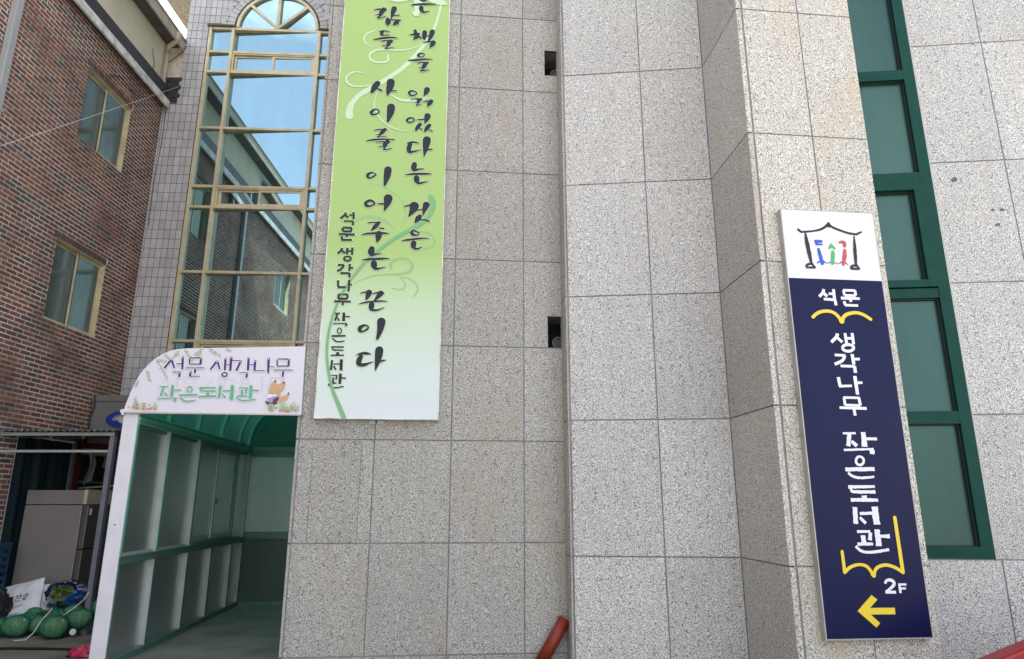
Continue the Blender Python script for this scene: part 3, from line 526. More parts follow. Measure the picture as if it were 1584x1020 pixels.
# right side of the pilaster (faces away to the right)
FCR = Frame(*(FC.w(1.018, 0, 0).xy), -4.6)
wcr = backing('wall', FCR, 0.03, 0.66, 0, 7.5, [], -0.02, -0.0065, M['grout'], bld)
me3 = unit_box(M['granC'], 'granite_panel')
for c, d in zip(ZC, ZC[1:]): inst('granite_panel', me3, FCR, 0.03, 0.66, -0.006, 0.0, c+J/2, d-J/2, wcr)

win = (2.42, 3.255, 0.846, 7.4)
wd = backing('wall', FB, 2.38, 6.6, 0, 7.5, [win], -0.30, -0.0065, M['grout'], bld)
ZD = [0.0, 0.84, 1.955, 3.075, 4.2, 5.40, 6.5, 7.5]
panels(wd, FB, [3.262, 3.885, 4.53, 5.2, 5.9, 6.6], ZD[1:], M['granB'])
panels(wd, FB, [2.38, 2.66, 3.30, 3.885, 4.53, 5.2, 5.9, 6.6], ZD[:2], M['granB'])
chip = MB()
for (cu, cz, r_) in ((3.442, 4.03, 0.026), (3.71, 3.73, 0.013), (3.785, 3.725, 0.014), (3.727, 3.59, 0.016)):
    pts = [(cu+r_*random.uniform(0.6, 1.25)*math.cos(t)*1.1, cz+r_*random.uniform(0.5, 1.0)*math.sin(t)) for t in [k*math.pi*2/9 for k in range(9)]]
    chip.prism(FB, [(cu+(p-cu)*1.25, cz+(q-cz)*1.25) for p, q in pts], 0.0, 0.0035)
chip.build('mortar_patch', M['vent_grey'], wd)

# --- tall green window
tw = MB()
u0, u1, z0, z1 = win
F = FB
tw.box(F, u1-0.095, u1, -0.07, 0.006, z0, z1); tw.box(F, u0, u0+0.09, -0.07, 0.006, z0, z1)
tw.box(F, u0+0.09, u1-0.095, -0.07, 0.0055, z0, z0+0.088)
wf = tw.build('window', M['green_frame'], bld, label='tall green framed stair window beside the pilaster')
def ledge(za, zb, d=0.004): MB().box(F, u0+0.09, u1-0.095, -0.07, d, za, zb).build('transom', M['green_frame'], wf)
ledge(1.885, 1.985); ledge(2.95, 3.035, 0.0); ledge(4.02, 4.115); ledge(5.06, 5.16); ledge(6.1, 6.2)
a_, b_ = u0+0.09, u1-0.095
for za, zb in ((0.934, 1.885), (1.985, 2.95), (3.035, 4.02), (4.115, 5.06), (5.16, 6.10), (6.2, 7.4)):
    i = 0.0
    if za == 3.035:      # the opening light has a sash of its own
        s = MB(); i = 0.075
        s.box(F, a_, a_+i, -0.045, 0.016, za+0.01, zb); s.box(F, b_-i, b_, -0.045, 0.016, za+0.01, zb)
        s.box(F, a_+i, b_-i, -0.045, 0.016, za+0.01, za+i); s.box(F, a_+i, b_-i, -0.045, 0.016, zb-i, zb)
        s.build('sash', M['green_frame'], wf, bevel=0.003)
    gk = MB(); t = 0.012
    gk.box(F, a_+i, a_+i+t, -0.055, -0.03, za+i, zb-i); gk.box(F, b_-i-t, b_-i, -0.055, -0.03, za+i, zb-i)
    gk.box(F, a_+i+t, b_-i-t, -0.055, -0.03, za+i, za+i+t*0.6); gk.box(F, a_+i+t, b_-i-t, -0.055, -0.03, zb-i-t, zb-i)
    gk.build('gasket', M['gasket'], wf)
    MB().box(F, a_+i+t, b_-i-t, -0.060, -0.050, za+i+t*0.6, zb-i-t).build('pane', M['teal_glass'], wf)
MB().box(FB, 3.256, 3.266, -0.02, 0.004, 0.84, 7.4).build('sealant', M['edge_metal'], bld)

# --- tiled stair wall with the arched window
DU, DZ = 0.0855, 0.148
AC = (-0.31, 8.66); AR = 0.655
wt = MB()
def tb(a, b, c, d): wt.box(FT, a, b, -0.25, -0.004, c, d)
tb(-1.935, -1.716, 2.0, 7.262); tb(-1.716, -1.385, 2.0, 10.2); tb(-1.935, 1.5, 0, 2.0); tb(0.72, 1.5, 2.0, 10.2)
n = 56; a0, b0 = -1.385, 0.72
for k in range(n):
    ua, ub = a0+(b0-a0)*k/n, a0+(b0-a0)*(k+1)/n; um = (ua+ub)/2; q = AR**2-(um-AC[0])**2
    zl = AC[1]+math.sqrt(q) if q > 0 else 8.66
    tb(ua, ub, zl, 10.2)
tb(-1.385, 0.72, 2.0, 2.72)
wt = wt.build('tile_wall', M['grout_tile'], bld, origin=FT.w(-1.935, 0, 0))
cand = []
for i in range(-1, 34):
    ua = -1.894+(i)*DU; ub = ua+DU-0.007
    for j in range(-9, 46):
        za = 3.38+j*DZ; zb = za+DZ-0.008
        um, zm = (ua+ub)/2, (za+zb)/2
        if ub > 1.2 or za < 2.0: continue
        lim = -1.931 if zm < 7.2 else -1.716
        if ub < lim+0.02: continue
        a = max(ua, lim); bb = ub
        if zm < 7.2 and zb > 7.262: continue
        if a < -1.385 and bb > -1.388: bb = -1.388
        if um > -1.385 and zm < 8.66+0.03:
            if um < 0.72: continue
        if bb-a < 0.02: continue
        rr = math.hypot(um-AC[0], zm-AC[1])
        if zm > AC[1] and rr < AR+0.15: continue
        if zm > 8.66 and za < 8.675: za = 8.675
        if zb-za < 0.03: continue
        cand.append((qarea(FT, a, bb, za, zb) if in_view(FT.w(um, 0, zm)) and not (um > 0.55) else 0, a, bb, za, zb))
cand.sort(key=lambda c: -c[0])
mt = unit_box(M['tile'], 'tile')
for c in cand[:270]:
    inst('tile', mt, FT, c[1], c[2], -0.01, random.uniform(-0.0005, 0.0012), c[3], c[4], wt)
ts = MB()
for c in cand[270:]: ts.box(FT, c[1], c[2], -0.01, random.uniform(-0.0005, 0.0012), c[3], c[4])
o = ts.build('tile', M['tile'], wt); o['kind'] = 'stuff'
nv = 27
for k in range(nv):
    t0, t1 = math.pi*(k+0.05)/nv, math.pi*(k+0.95)/nv; mb = MB()
    r0, r1 = AR+0.025, AR+0.135
    P = [(AC[0]+r0*math.cos(t0), AC[1]+r0*math.sin(t0)), (AC[0]+r1*math.cos(t0), AC[1]+r1*math.sin(t0)), (AC[0]+r1*math.cos(t1), AC[1]+r1*math.sin(t1)), (AC[0]+r0*math.cos(t1), AC[1]+r0*math.sin(t1))]
    mb.prism(FT, P, -0.01, 0.001, back=False).build('tile', M['tile'], wt, origin=FT.w(P[0][0], 0, P[0][1]))
# irregular infill between square tiles and arch
fi = MB()
for k in range(26):
    for q in range(2):
        t0, t1 = math.pi*(k+0.1+0.5*q)/26, math.pi*(k+0.9+0.5*q)/26; r0, r1 = AR+0.145+0.075*q, AR+0.21+0.05*q
        P = [(AC[0]+r*math.cos(t), AC[1]+r*math.sin(t)) for r, t in ((r0, t0), (r1, t0), (r1, t1), (r0, t1))]
        if q == 0: fi.prism(FT, P, -0.01, -0.001, back=False)
o = fi.build('tile_cut_piece', M['tile'], wt); o['kind'] = 'stuff'
MB().box(FT, -1.40, -0.965, -0.02, 0.035, 8.645, 8.672).build('ledge', M['soffit'], wt)
MB().box(FT, 0.345, 0.75, -0.02, 0.035, 8.645, 8.672).build('ledge', M['soffit'], wt)

# window frame: outer members, mullions, transoms
wn = MB()
arc = [(AC[0]+(AR-0.005)*math.cos(t), AC[1]+(AR-0.005)*math.sin(t)) for t in [math.pi*k/28 for k in range(29)]]
arci = [(AC[0]+(AR-0.05)*math.cos(t), AC[1]+(AR-0.05)*math.sin(t)) for t in [math.pi*k/28 for k in range(29)]]
for k in range(28):
    wn.prism(FT, [arc[k], arc[k+1], arci[k+1], arci[k]], -0.09, 0.0)
aw = wn.build('window', M['brass'], bld, origin=FT.w(-1.37, 0, 2.7), label='tall gold framed mirror glass window with a half round top')
def bar(a, b, c, d, d0=-0.078, d1=0.004, nm='mullion', mat='brass'): return MB().box(FT, a, b, d0, d1, c, d).build(nm, M[mat], aw, bevel=0.004)
bar(-1.375, -1.327, 2.72, 8.645, nm='mullion'); bar(-1.018, -0.970, 2.72, 8.64, d1=0.012); bar(0.339, 0.388, 2.72, 8.64, d1=0.012); bar(0.66, 0.715, 2.72, 8.64)
cells = [(-1.327, -1.018), (-0.970, 0.339), (0.388, 0.66)]
ZT = [2.75, 3.14, 3.48, 4.51, 5.53, 5.865, 6.845, 7.83, 8.19]
for i, z in enumerate(ZT):
    for a, b in cells: bar(a, b, z-0.021, z+0.020, nm='transom')
bar(-1.315, 0.66, 8.60, 8.645, nm='transom', d1=0.002)
# spokes of the fanlight
for ang in (137, 90, 43):
    t = R(ang); ca, sa = math.cos(t), math.sin(t); hw = 0.024
    p = [(AC[0]-sa*hw, 8.648+ca*hw), (AC[0]+sa*hw, 8.648-ca*hw), (AC[0]+ca*(AR-0.03)+sa*hw, AC[1]+sa*(AR-0.03)-ca*hw), (AC[0]+ca*(AR-0.03)-sa*hw, AC[1]+sa*(AR-0.03)+ca*hw)]
    p = [(u, max(8.646, z)) for u, z in p]
    MB().prism(FT, p, -0.09, 0.003 if ang == 90 else 0.001).build('spoke', M['brass'], aw)
YAW = R(3.2)       # the panes sit square to the brick house, not quite parallel to the tiled wall
def pane(pts, yaw=YAW, d=-0.040, mat='mirror_glass', tilt=0.0, nm='pane'):
    cu = sum(p[0] for p in pts)/len(pts); cz = sum(p[1] for p in pts)/len(pts); mb = MB()
    P = [FT.w(u, d+(u-cu)*math.tan(yaw)+(z-cz)*tilt, z) for u, z in pts]; B = [p-FT.n*0.006 for p in P]
    mb.poly(P); mb.poly(list(reversed(B)))
    mb.build(nm, M[mat], aw)
ZZ = [2.75, 3.14, 3.48, 4.51, 5.53, 5.865, 6.845, 7.83, 8.19, 8.622]
for i in range(len(ZZ)-1):
    za, zb = ZZ[i]+0.020, ZZ[i+1]-0.021
    for ci, (a, b) in enumerate(cells):
        if ci == 1 and ZZ[i] in (3.14, 5.53, 7.83):
            # a pair of small sliding sashes inside a sub-frame
            f = MB(); t = 0.03
            f.box(FT, a+0.001, a+t, -0.1, -0.006, za, zb); f.box(FT, b-t, b-0.001, -0.1, -0.006, za, zb); f.box(FT, a+t, b-t, -0.1, -0.006, za, za+0.02); f.box(FT, a+t, b-t, -0.1, -0.006, zb-0.02, zb)
            f.build('sub_frame', M['brass'], aw)
            m_ = (a+b)/2-0.01
            for sa_, sb_, dd in ((a+t+0.002, m_+0.02, -0.040), (m_-0.02, b-t-0.002, -0.018)):
                s = MB(); k = 0.035; z0_, z1_ = za+0.022, zb-0.022
                s.box(FT, sa_, sa_+k, dd-0.018, dd, z0_, z1_); s.box(FT, sb_-k, sb_, dd-0.018, dd, z0_, z1_)
                s.box(FT, sa_+k, sb_-k, dd-0.018, dd, z0_, z0_+0.03); s.box(FT, sa_+k, sb_-k, dd-0.018, dd, z1_-0.03, z1_)
                s.build('sash', M['brass'], aw)
                pane([(sa_+k, z0_+0.03), (sb_-k, z0_+0.03), (sb_-k, z1_-0.03), (sa_+k, z1_-0.03)], yaw=YAW*0.35, d=dd-0.012)
            continue
        pane([(a, za), (b, za), (b, zb), (a, zb)], yaw=YAW+R(random.uniform(-0.12, 0.12)), tilt=random.uniform(-0.002, 0.002))
for k, (t0, t1) in enumerate(((0, 43), (43, 90), (90, 137), (137, 180))):
    pts = [(AC[0], AC[1]-0.01)]+[(AC[0]+(AR-0.045)*math.cos(R(t0+(t1-t0)*q/8)), AC[1]+(AR-0.045)*math.sin(R(t0+(t1-t0)*q/8))) for q in range(9)]
    pane(pts)
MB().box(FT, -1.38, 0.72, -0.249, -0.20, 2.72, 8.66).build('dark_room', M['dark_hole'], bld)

# ---------------------------------------------------------------- brick house
house = thing('brick_house', 'brown brick house on the left with two sliding windows and a beige upper storey', 'house', (-5.39, 3.0, 0))
HW = [(-1.72, -0.757, 5.667, 6.645), (-1.745, -0.775, 3.318, 4.302), (-6.2, -5.2, 5.667, 6.645), (-6.2, -5.2, 3.318, 4.302), (-10.4, -9.4, 5.667, 6.645), (-10.4, -9.4, 3.318, 4.302)]
OPN = [(-1.80, -0.84, 0.25, 1.985), (-0.70, -0.04, 1.10, 1.955)]
hw = backing('wall', FE, -13.0, 0.0, 0, 7.24, HW+OPN, -0.22, 0.0, M['mortar'], house)
CH, BL = 0.0535, 0.1675
FEb = FE.shift(0.0)
lint = []
HT = {}
for h in HW[:2]: HT[h] = 0.012+math.ceil((h[3]+0.092-0.012)/CH)*CH-0.012
for (a, b, c, d) in HW[:2]:
    k = int((b-a+0.10)/0.052)
    for i in range(k): lint.append((a-0.05+i*0.052, a-0.05+i*0.052+0.041, d+0.006, HT[(a, b, c, d)]))
cand = []
nr = int(7.2/CH)
for r_ in range(nr+1):
    za = 0.012+r_*CH; zb = za+CH-0.0150
    if zb > 7.235: continue
    off = (r_ % 2)*BL/2
    for i in range(0, 80):
        za = 0.012+r_*CH; zb = za+CH-0.0150
        ub = -0.004-off-i*BL+BL/2; ua = ub-BL+0.0135
        if ub > -0.004: ub = -0.004
        if ub-ua < 0.02 or ua < -13: continue
        segs = [(ua, ub)]
        for (a, b, c, d) in HW[:2]:
            if ua < b and ub > a and za < c-0.016 and zb > c-0.004: zb = c-0.006
        for (a, b, c, d) in HW+OPN:
            dd = HT[(a, b, c, d)]+0.004 if (a, b, c, d) in HW[:2] else d
            if zb > c and za < dd and not (d < za and (ub < a-0.055 or ua > b+0.06)):
                lo, hi = (a-0.055, b+0.055) if za > d-0.002 else (a, b)
                ns = []
                for (p, q) in segs:
                    if q <= lo or p >= hi: ns.append((p, q)); continue
                    if p < lo-0.02: ns.append((p, lo-0.001))
                    if q > hi+0.02: ns.append((hi+0.001, q))
                segs = ns
        for (p, q) in segs:
            if za < 7.0 and any(p < b+0.055 and q > a-0.055 and zb > d+0.004 and za < d+0.119 for (a, b, c, d) in HW[:2]) and zb > 0:
                pass
            vis = in_view(FE.w((p+q)/2, 0, za), 5) and not (za < 1.98 and p > -0.7) and p > -3.3
            cand.append((qarea(FE, p, q, za, zb) if vis else 0, p, q, za, zb))
cand.sort(key=lambda c: -c[0])
bm = [unit_box(m, 'brick') for m in BR]
pick = lambda: random.choices(range(6), (32, 26, 12, 14, 9, 7))[0]
for c in cand[:296]:
    inst('brick', bm[pick()], FE, c[1]+random.uniform(-0.001, 0.001), c[2]+random.uniform(-0.001, 0.001), -0.01, random.uniform(0.0015, 0.0035), c[3]+random.uniform(-0.0008, 0.0008), c[4], hw)
bs = MB()
for c in cand[296:]: bs.box(FE, c[1]+random.uniform(-0.001, 0.001), c[2], -0.01, random.uniform(0.0015, 0.0035), c[3], c[4], pick())
for c in lint: bs.box(FE, c[0], c[1], -0.01, random.uniform(0.005, 0.009), c[2], c[3], random.choice((1, 3, 4)))
for (a, b, c, d) in HW[:2]:       # sloping sill course
    for i in range(int((b-a)/0.052)): pass
o = bs.build('brick', BR, hw); o['kind'] = 'stuff'
for wi, (a, b, c, d) in enumerate(HW):
    f = MB(); t = 0.018
    f.box(FE, a+0.002, a+t, -0.085, -0.020, c+0.002, d-0.002); f.box(FE, b-t, b-0.002, -0.085, -0.020, c+0.002, d-0.002); f.box(FE, a+t, b-t, -0.085, -0.020, c+0.002, c+t); f.box(FE, a+t, b-t, -0.085, -0.020, d-t, d-0.002)
    f.box(FE, a-0.012, b+0.012, -0.030, 0.006, d-0.003, d+0.003)
    f.box(FE, b-0.0015, b+0.006, -0.08, 0.006, c, d-0.006)
    wo = f.build('window', M['brass'], house, origin=FE.w(a, 0, c))
    m_ = (a+b)/2
    for sa_, sb_, dd in ((a+t, m_+0.03, -0.062), (m_-0.020, b-t, -0.036)):
        s = MB(); k = 0.030
        s.box(FE, sa_, sa_+k, dd-0.02, dd, c+t, d-t); s.box(FE, sb_-k, sb_, dd-0.02, dd, c+t, d-t)
        s.box(FE, sa_+k, sb_-k, dd-0.02, dd, c+t, c+t+0.032); s.box(FE, sa_+k, sb_-k, dd-0.02, dd, d-t-0.032, d-t)
        s.build('sash', M['brass'], wo, bevel=0.003)
        MB().box(FE, sa_+k, sb_-k, dd-0.010, dd-0.006, c+t+0.032, d-t-0.032).build('pane', M['house_glass'], wo)
    if wi < 2: MB().box(FE, m_-0.002, m_+0.006, -0.06, -0.035, c+t, d-t).build('seal', M['gasket'], wo)
# dark ground floor opening hung with a tarpaulin, red framed window
a, b, c, d = OPN[0]
tp = MB(); tp.grid(lambda s, t: FE.w(a-0.02+(b-a+0.06)*s, 0.02+0.018*math.sin(s*19)+0.01*math.sin(s*47+t*3), c-0.05+(d-c+0.03)*t), 40, 6)
tp.build('tarpaulin', M['tarp'], house)
a, b, c, d = OPN[1]
rf = MB(); rf.box(FE, a-0.05, a+0.03, -0.05, 0.02, c, d+0.05); rf.box(FE, b-0.03, b+0.03, -0.05, 0.02, c, d+0.05); rf.box(FE, a+0.03, b-0.03, -0.05, 0.02, d-0.02, d+0.05); rf.box(FE, a+0.03, b-0.03, -0.05, 0.018, c, c+0.04)
ro = rf.build('window', M['red_frame'], house, label='dark red framed window under the lean-to roof')
MB().box(FE, a+0.03, b-0.03, -0.04, -0.03, c+0.04, d-0.02).build('pane', M['dark_glass'], ro)
MB().box(FE, a+0.03, b-0.03, -0.028, -0.004, d-0.10, d-0.022).build('rail', M['cloth'], ro)
MB().box(FE, a+0.03, b-0.03, -0.028, -0.004, 1.50, 1.53).build('rail', M['grey_post'], ro)
MB().box(FE, -0.86, -0.81, -0.02, 0.035, 0.25, 1.985).build('jamb', M['grey_post'], house)
# string course: soffit, white flashing, dark skirt
MB().box(FE, -13, -0.02, 0.001, 0.085, 7.185, 7.24).build('soffit', M['soffit'], house)
for k in range(14):
    ub = -0.02-k*0.93; ua = ub-0.925
    MB().box(FE, ua, ub, 0.087, 0.118, 7.135+random.uniform(-0.006, 0.006), 7.252+random.uniform(-0.004, 0.004)).build('flashing', M['white_metal'], house)
MB().box(FE, -13, -0.05, -0.05, 0.062, 7.245, 7.50).build('skirt', M['dark_tile'], house)
up = backing('upper_wall', FE, -13.0, -0.10, 7.5, 8.20, [(-4.7, -3.75, 7.62, 8.12), (-8.6, -7.5, 7.62, 8.12)], -0.2, 0.0, M['beige'], house)
for (a, b, c, d) in [(-4.7, -3.75, 7.62, 8.12), (-8.6, -7.5, 7.62, 8.12)]:
    f = MB(); t = 0.04
    f.box(FE, a, a+t, -0.1, 0.01, c, d); f.box(FE, b-t, b, -0.1, 0.01, c, d); f.box(FE, a+t, b-t, -0.1, 0.01, c, c+t); f.box(FE, a+t, b-t, -0.1, 0.01, d-t, d); f.box(FE, (a+b)/2-0.03, (a+b)/2+0.03, -0.09, 0.0, c+t, d-t)
    wo = f.build('window', M['white_alu'], house, origin=FE.w(a, 0, c))
    MB().box(FE, a+t, b-t, -0.07, -0.065, c+t, d-t).build('pane', M['house_glass'], wo)
MB().box(FE, -13, -0.06, -0.1, 0.19, 8.175, 8.20).build('eave_soffit', M['soffit'], house)
ef = MB(); ef.box(FE, -13, 0.0, 0.19, 0.215, 8.165, 8.335); ef.box(FE, -13, 0.0, 0.20, 0.235, 8.335, 8.352)
ef.build('fascia', M['beige_trim'], house)
MB().poly([FE.w(-13, 0.20, 8.351), FE.w(0.0, 0.20, 8.351), FE.w(0.0, -6, 8.9), FE.w(-13, -6, 8.9)]).build('roof', M['roof_sheet'], house)
# corner downpipe and gutter elbow of the upper storey
dp = MB(); dp.tube([FE.w(-0.13, 0.035, 7.5), FE.w(-0.13, 0.035, 8.05)], 0.032, 10)
dp.tube([FE.w(-0.13, 0.035, 8.05), FE.w(-0.17, 0.07, 8.13), FE.w(-0.22, 0.20, 8.18), FE.w(-0.26, 0.25, 8.30)], [0.032, 0.036, 0.04, 0.05], 10)
dp.build('downpipe', M['beige_trim'], house, label='beige downpipe at the corner of the upper storey')
MB().box(FE, -0.22, -0.19, 0.0, 0.012, 7.5, 8.17).build('corner_trim', M['beige_trim'], house)
# end of the house next to the tiled wall
MB().wbox(-5.80, -5.155, 9.31, 9.36, 7.70, 8.33).build('end_panel', M['rusty_beige'], house)
lt = MB()
for k in range(6): lt.wbox(-5.80, -5.155, 9.255-0.006*(k % 2), 9.36, 7.27+k*0.072, 7.27+k*0.072+0.066)
lt.build('end_skirt', M['dark_tile'], house)
MB().wbox(-5.80, -5.16, 9.22, 9.36, 8.335, 8.375).build('end_gutter', M['beige_trim'], house)
MB().wbox(-11.5, -5.62, 9.0, 9.4, 0, 7.2).build('end_wall', M['concrete'], house)
dpp = MB(); dpp.box(FE, -3.075, -2.985, 0.005, 0.075, 0.02, 7.14, 0)
dpp.build('downpipe', M['alu_plain'], house, label='square pale downpipe down the brick wall', bevel=0.006)
for z in (5.2, 3.2): MB().box(FE, -3.10, -2.96, 0.006, 0.08, z, z+0.03).build('bracket', M['alu'], house)
# beige slab of the roof behind, seen over the eave
o = MB().hexa([(-6.38, 10.3, 10.25), (-5.2, 10.3, 10.25), (-5.2, 19, 10.25), (-6.38, 19, 10.25), (-6.38, 10.3, 10.55), (-5.2, 10.3, 10.55), (-5.2, 19, 10.55), (-6.38, 19, 10.55)]).build('roof_overhang', M['rusty_beige'], bld)

# ---------------------------------------------------------------- covered walkway
wk = thing('covered_walkway', 'white and green aluminium walkway with frosted panels and a curved green roof', 'walkway', FW.w(-3.5, 0, 0))
PST = MB(); PST.box(FG, -0.118, 0.0, -0.06, 0.0, 0.0, 1.985)
po = PST.build('post', M['white_alu'], wk, bevel=0.006, label='broad white front post')
sc_ = MB(); sc_.tube([FG.w(-0.062, -0.002, 1.087), FG.w(-0.062, 0.004, 1.087)], 0.007, 10); sc_.build('screw', M['vent_grey'], po)
DP = -0.046
u_in = -3.50
tr = MB(); tr.box(FW, u_in, 0.0, DP-0.02, 0.0, 1.90, 1.995); tr.box(FW, u_in, 0.0, DP, 0.018, 1.93, 1.955); tr.box(FW, u_in, 0, DP, 0.012, 1.975, 1.985)
tr.build('top_rail', M['alu_green_lit'], wk, bevel=0.003)
mr = MB(); mr.box(FW, u_in, 0.0, DP, 0.004, 0.775, 0.835); mr.box(FW, u_in, 0, DP, 0.010, 0.826, 0.838); mr.build('middle_rail', M['alu_green'], wk, bevel=0.002)
br = MB(); br.box(FW, u_in, 0.0, DP, 0.004, 0.0, 0.06); br.box(FW, u_in, 0.0, DP, 0.012, 0.05, 0.062); br.build('bottom_rail', M['alu_green'], wk, bevel=0.002)
ST = [-3.50, -2.80, -1.98, -1.26, -0.52, -0.06]
for i, u in enumerate(ST):
    wdt = 0.030
    MB().box(FW, u, u+0.034, 0.002, 0.005, 0.062, 0.775).build('stile_cap', M['alu_green'], wk)
    if i not in (3, 4): MB().box(FW, u, u+0.034, 0.002, 0.005, 0.838, 1.90).build('stile_cap', M['alu_green_lit'], wk)
    if i != 4: MB().box(FW, u, u+wdt, DP, 0.002, 0.838, 1.90).build('stile', M['alu'], wk, bevel=0.003) if i != 3 else None
    MB().box(FW, u, u+wdt, DP, 0.002, 0.062, 0.775).build('stile', M['alu'], wk, bevel=0.003)
MB().box(FW, -0.58, -0.535, DP, 0.002, 0.838, 1.90).build('stile', M['alu_green'], wk, bevel=0.003)
for a, b in zip(ST, ST[1:]+[0.0]):
    MB().box(FW, a+0.045, b, DP-0.004, DP+0.004, 0.062, 0.775).build('lower_panel', M['frost_low'], wk)
for a, b in ((-3.455, -2.80), (-2.755, -1.98), (-0.535, -0.06)):
    MB().box(FW, a, b, DP-0.004, DP+0.004, 0.838, 1.90).build('upper_panel', M['frost'], wk)
    MB().box(FW, a, b, DP, DP+0.018, 1.872, 1.90).build('glazing_bead', M['alu_green'], wk)
    MB().box(FW, a, b, DP, DP+0.016, 0.838, 0.858).build('glazing_bead', M['alu'], wk)
# sliding window
sw = MB(); sa_, sb_ = -1.935, -0.58
sw.box(FW, sa_, sa_+0.03, DP-0.01, -0.004, 0.838, 1.90); sw.box(FW, sb_-0.03, sb_, DP-0.01, 0.012, 0.838, 1.90); sw.box(FW, sa_+0.03, sb_-0.03, DP-0.01, 0.012, 1.86, 1.90); sw.box(FW, sa_+0.03, sb_-0.03, DP-0.01, 0.012, 0.84, 0.875)
so_ = sw.build('sliding_window', M['alu_green'], wk)
for (a, b, d) in ((sa_+0.03, -1.235, -0.045), (-1.275, sb_-0.03, -0.018)):
    s = MB(); k = 0.04
    s.box(FW, a, a+k, d-0.02, d, 0.875, 1.86); s.box(FW, b-k, b, d-0.02, d, 0.875, 1.86); s.box(FW, a+k, b-k, d-0.02, d, 0.875, 0.92); s.box(FW, a+k, b-k, d-0.02, d, 1.815, 1.86)
    s.build('sash', M['alu'], so_, bevel=0.002)
    MB().box(FW, a+k, b-k, d-0.014, d-0.008, 0.92, 1.815).build('pane', M['frost'], so_)
lk = MB(); lk.box(FW, -1.262, -1.238, -0.018, 0.004, 1.24, 1.32); lk.tube([FW.w(-1.25, 0.004, 1.285), FW.w(-1.25, 0.022, 1.285)], 0.012, 8); lk.build('latch', M['vent_grey'], so_)
# curved roof
prof = [(-0.055, 2.0), (-0.045, 2.13), (-0.01, 2.25), (0.04, 2.345), (0.12, 2.435), (0.22, 2.495), (0.36, 2.53), (0.60, 2.548), (0.95, 2.556), (1.34, 2.56)]
profs = smooth([(a, b, 0) for a, b in prof], 3)
for i, u in enumerate([-3.40, -2.78, -2.0, -1.22, -0.50, -0.06]):
    rb = MB()
    for (p, q) in zip(profs, profs[1:]):
        n_ = 0.022
        A1 = FW.w(u, p[0], p[1]); B1 = FW.w(u, q[0], q[1]); t = (B1-A1).normalized(); nn = t.cross(FW.u).normalized()*0.035
        if nn.z > 0: nn = -nn
        if (nn.z == 0): pass
        e = FW.u*0.04
        rb.hexa([A1, A1+e, B1+e, B1, A1+nn, A1+e+nn, B1+e+nn, B1+nn])
    rb.build('roof_rib', M['alu_green_lit'], wk)
rs = MB(); ns_ = len(profs)-1
rs.grid(lambda s, t: FW.w(-3.46+3.5*s, (lambda k: profs[k][0])(min(ns_, int(round(t*ns_)))), profs[min(ns_, int(round(t*ns_)))][1]+0.006), 10, ns_)
rs.build('roof_sheet', M['roof_green'], wk)
MB().box(FW, -3.46, 0.02, 1.30, 1.345, 2.50, 2.552).build('roof_rail', M['alu_green'], wk)
# far end: white upper panel, green lower panel, header and gable
FK = Frame(*(FW.w(0.0, -0.05, 0).xy), 84.4)
MB().box(FK, 0.0, 1.45, -0.03, 0.0, 0.90, 1.86).build('end_panel', M['frost_white'], wk, label='white panel closing the far end of the walkway')
MB().box(FK, 0.0, 1.45, -0.03, 0.0, 0.05, 0.815).build('end_panel', M['frost_low'], wk)
e = MB(); e.box(FK, 0.0, 1.45, -0.04, 0.015, 0.815, 0.90); e.box(FK, 0.0, 1.45, -0.04, 0.015, 1.86, 1.99); e.box(FK, 0.0, 1.45, -0.04, 0.025, 1.92, 1.935); e.box(FK, 0.0, 1.45, -0.04, 0.015, 0.0, 0.05); e.build('end_rail', M['alu_green'], wk)
gb = MB(); gb.prism(FK, [(0.0, 1.99)]+[(p[0]+0.05, p[1]) for p in prof]+[(1.45, 1.99)][0:1], -0.02, -0.005); gb.build('gable_sheet', M['roof_green'], wk)

# ---------------------------------------------------------------- canopy sign
FGs = FG.shift(0.0)
arcp = [(-0.106, 1.992), (-0.109, 2.0), (-0.098, 2.065), (-0.081, 2.129), (-0.065, 2.19), (-0.045, 2.25), (-0.023, 2.304), (0.004, 2.351), (0.042, 2.402), (0.086, 2.448), (0.136, 2.486), (0.194, 2.518), (0.262, 2.535), (0.34, 2.544), (0.607, 2.556), (1.326, 2.585), (1.336, 1.992)]
cs = MB(); cs.prism(FG, list(reversed(arcp)), 0.002, 0.028, 0)
cso = cs.build('canopy_sign', [M['lilac_board']], None, origin=FG.w(0.6, 0, 1.992))
tag(cso, 'lilac white sign with purple and green Korean lettering above the walkway entrance', 'sign')
MB().box(FG, -0.10, 1.334, 0.0, 0.0305, 1.980, 1.992).build('trim', M['edge_metal'], cso)
cp = MB(); cp.tube([FG.w(-0.118, 0.0, 1.998), FG.w(-0.118, 0.035, 1.998)], 0.016, 12); cp.tube([FG.w(-0.112, 0.0, 1.975), FG.w(-0.112, 0.035, 1.975)], 0.010, 10); cp.build('bolt_cap', M['white_alu'], cso)
gl = MB(); lf = Lift(0.0285)
for st in [s_ for L_ in SIGN_DATA['purple'] for s_ in L_]:
    f2 = list(st)
    for i in range(0, len(f2), 3): f2[i] = int(f2[i]*0.98)-20; f2[i+1] -= 165
    stroke(gl, FG, f2, 0, lf)
gl.build('faded_lettering', [M['ghost']], cso, label='faint ghost of older lettering')
BOLD = 1.12
for L_ in SIGN_DATA['purple']: letter(cso, FG, L_, [M['purple'], M['white_print']], 0.0345, 0.008)
for L_ in SIGN_DATA['green']: letter(cso, FG, L_, [M['teal_print'], M['white_print']], 0.0345, 0.005, rough=0.12)
BOLD = 1.0
hl = MB(); lf = Lift(0.0405)
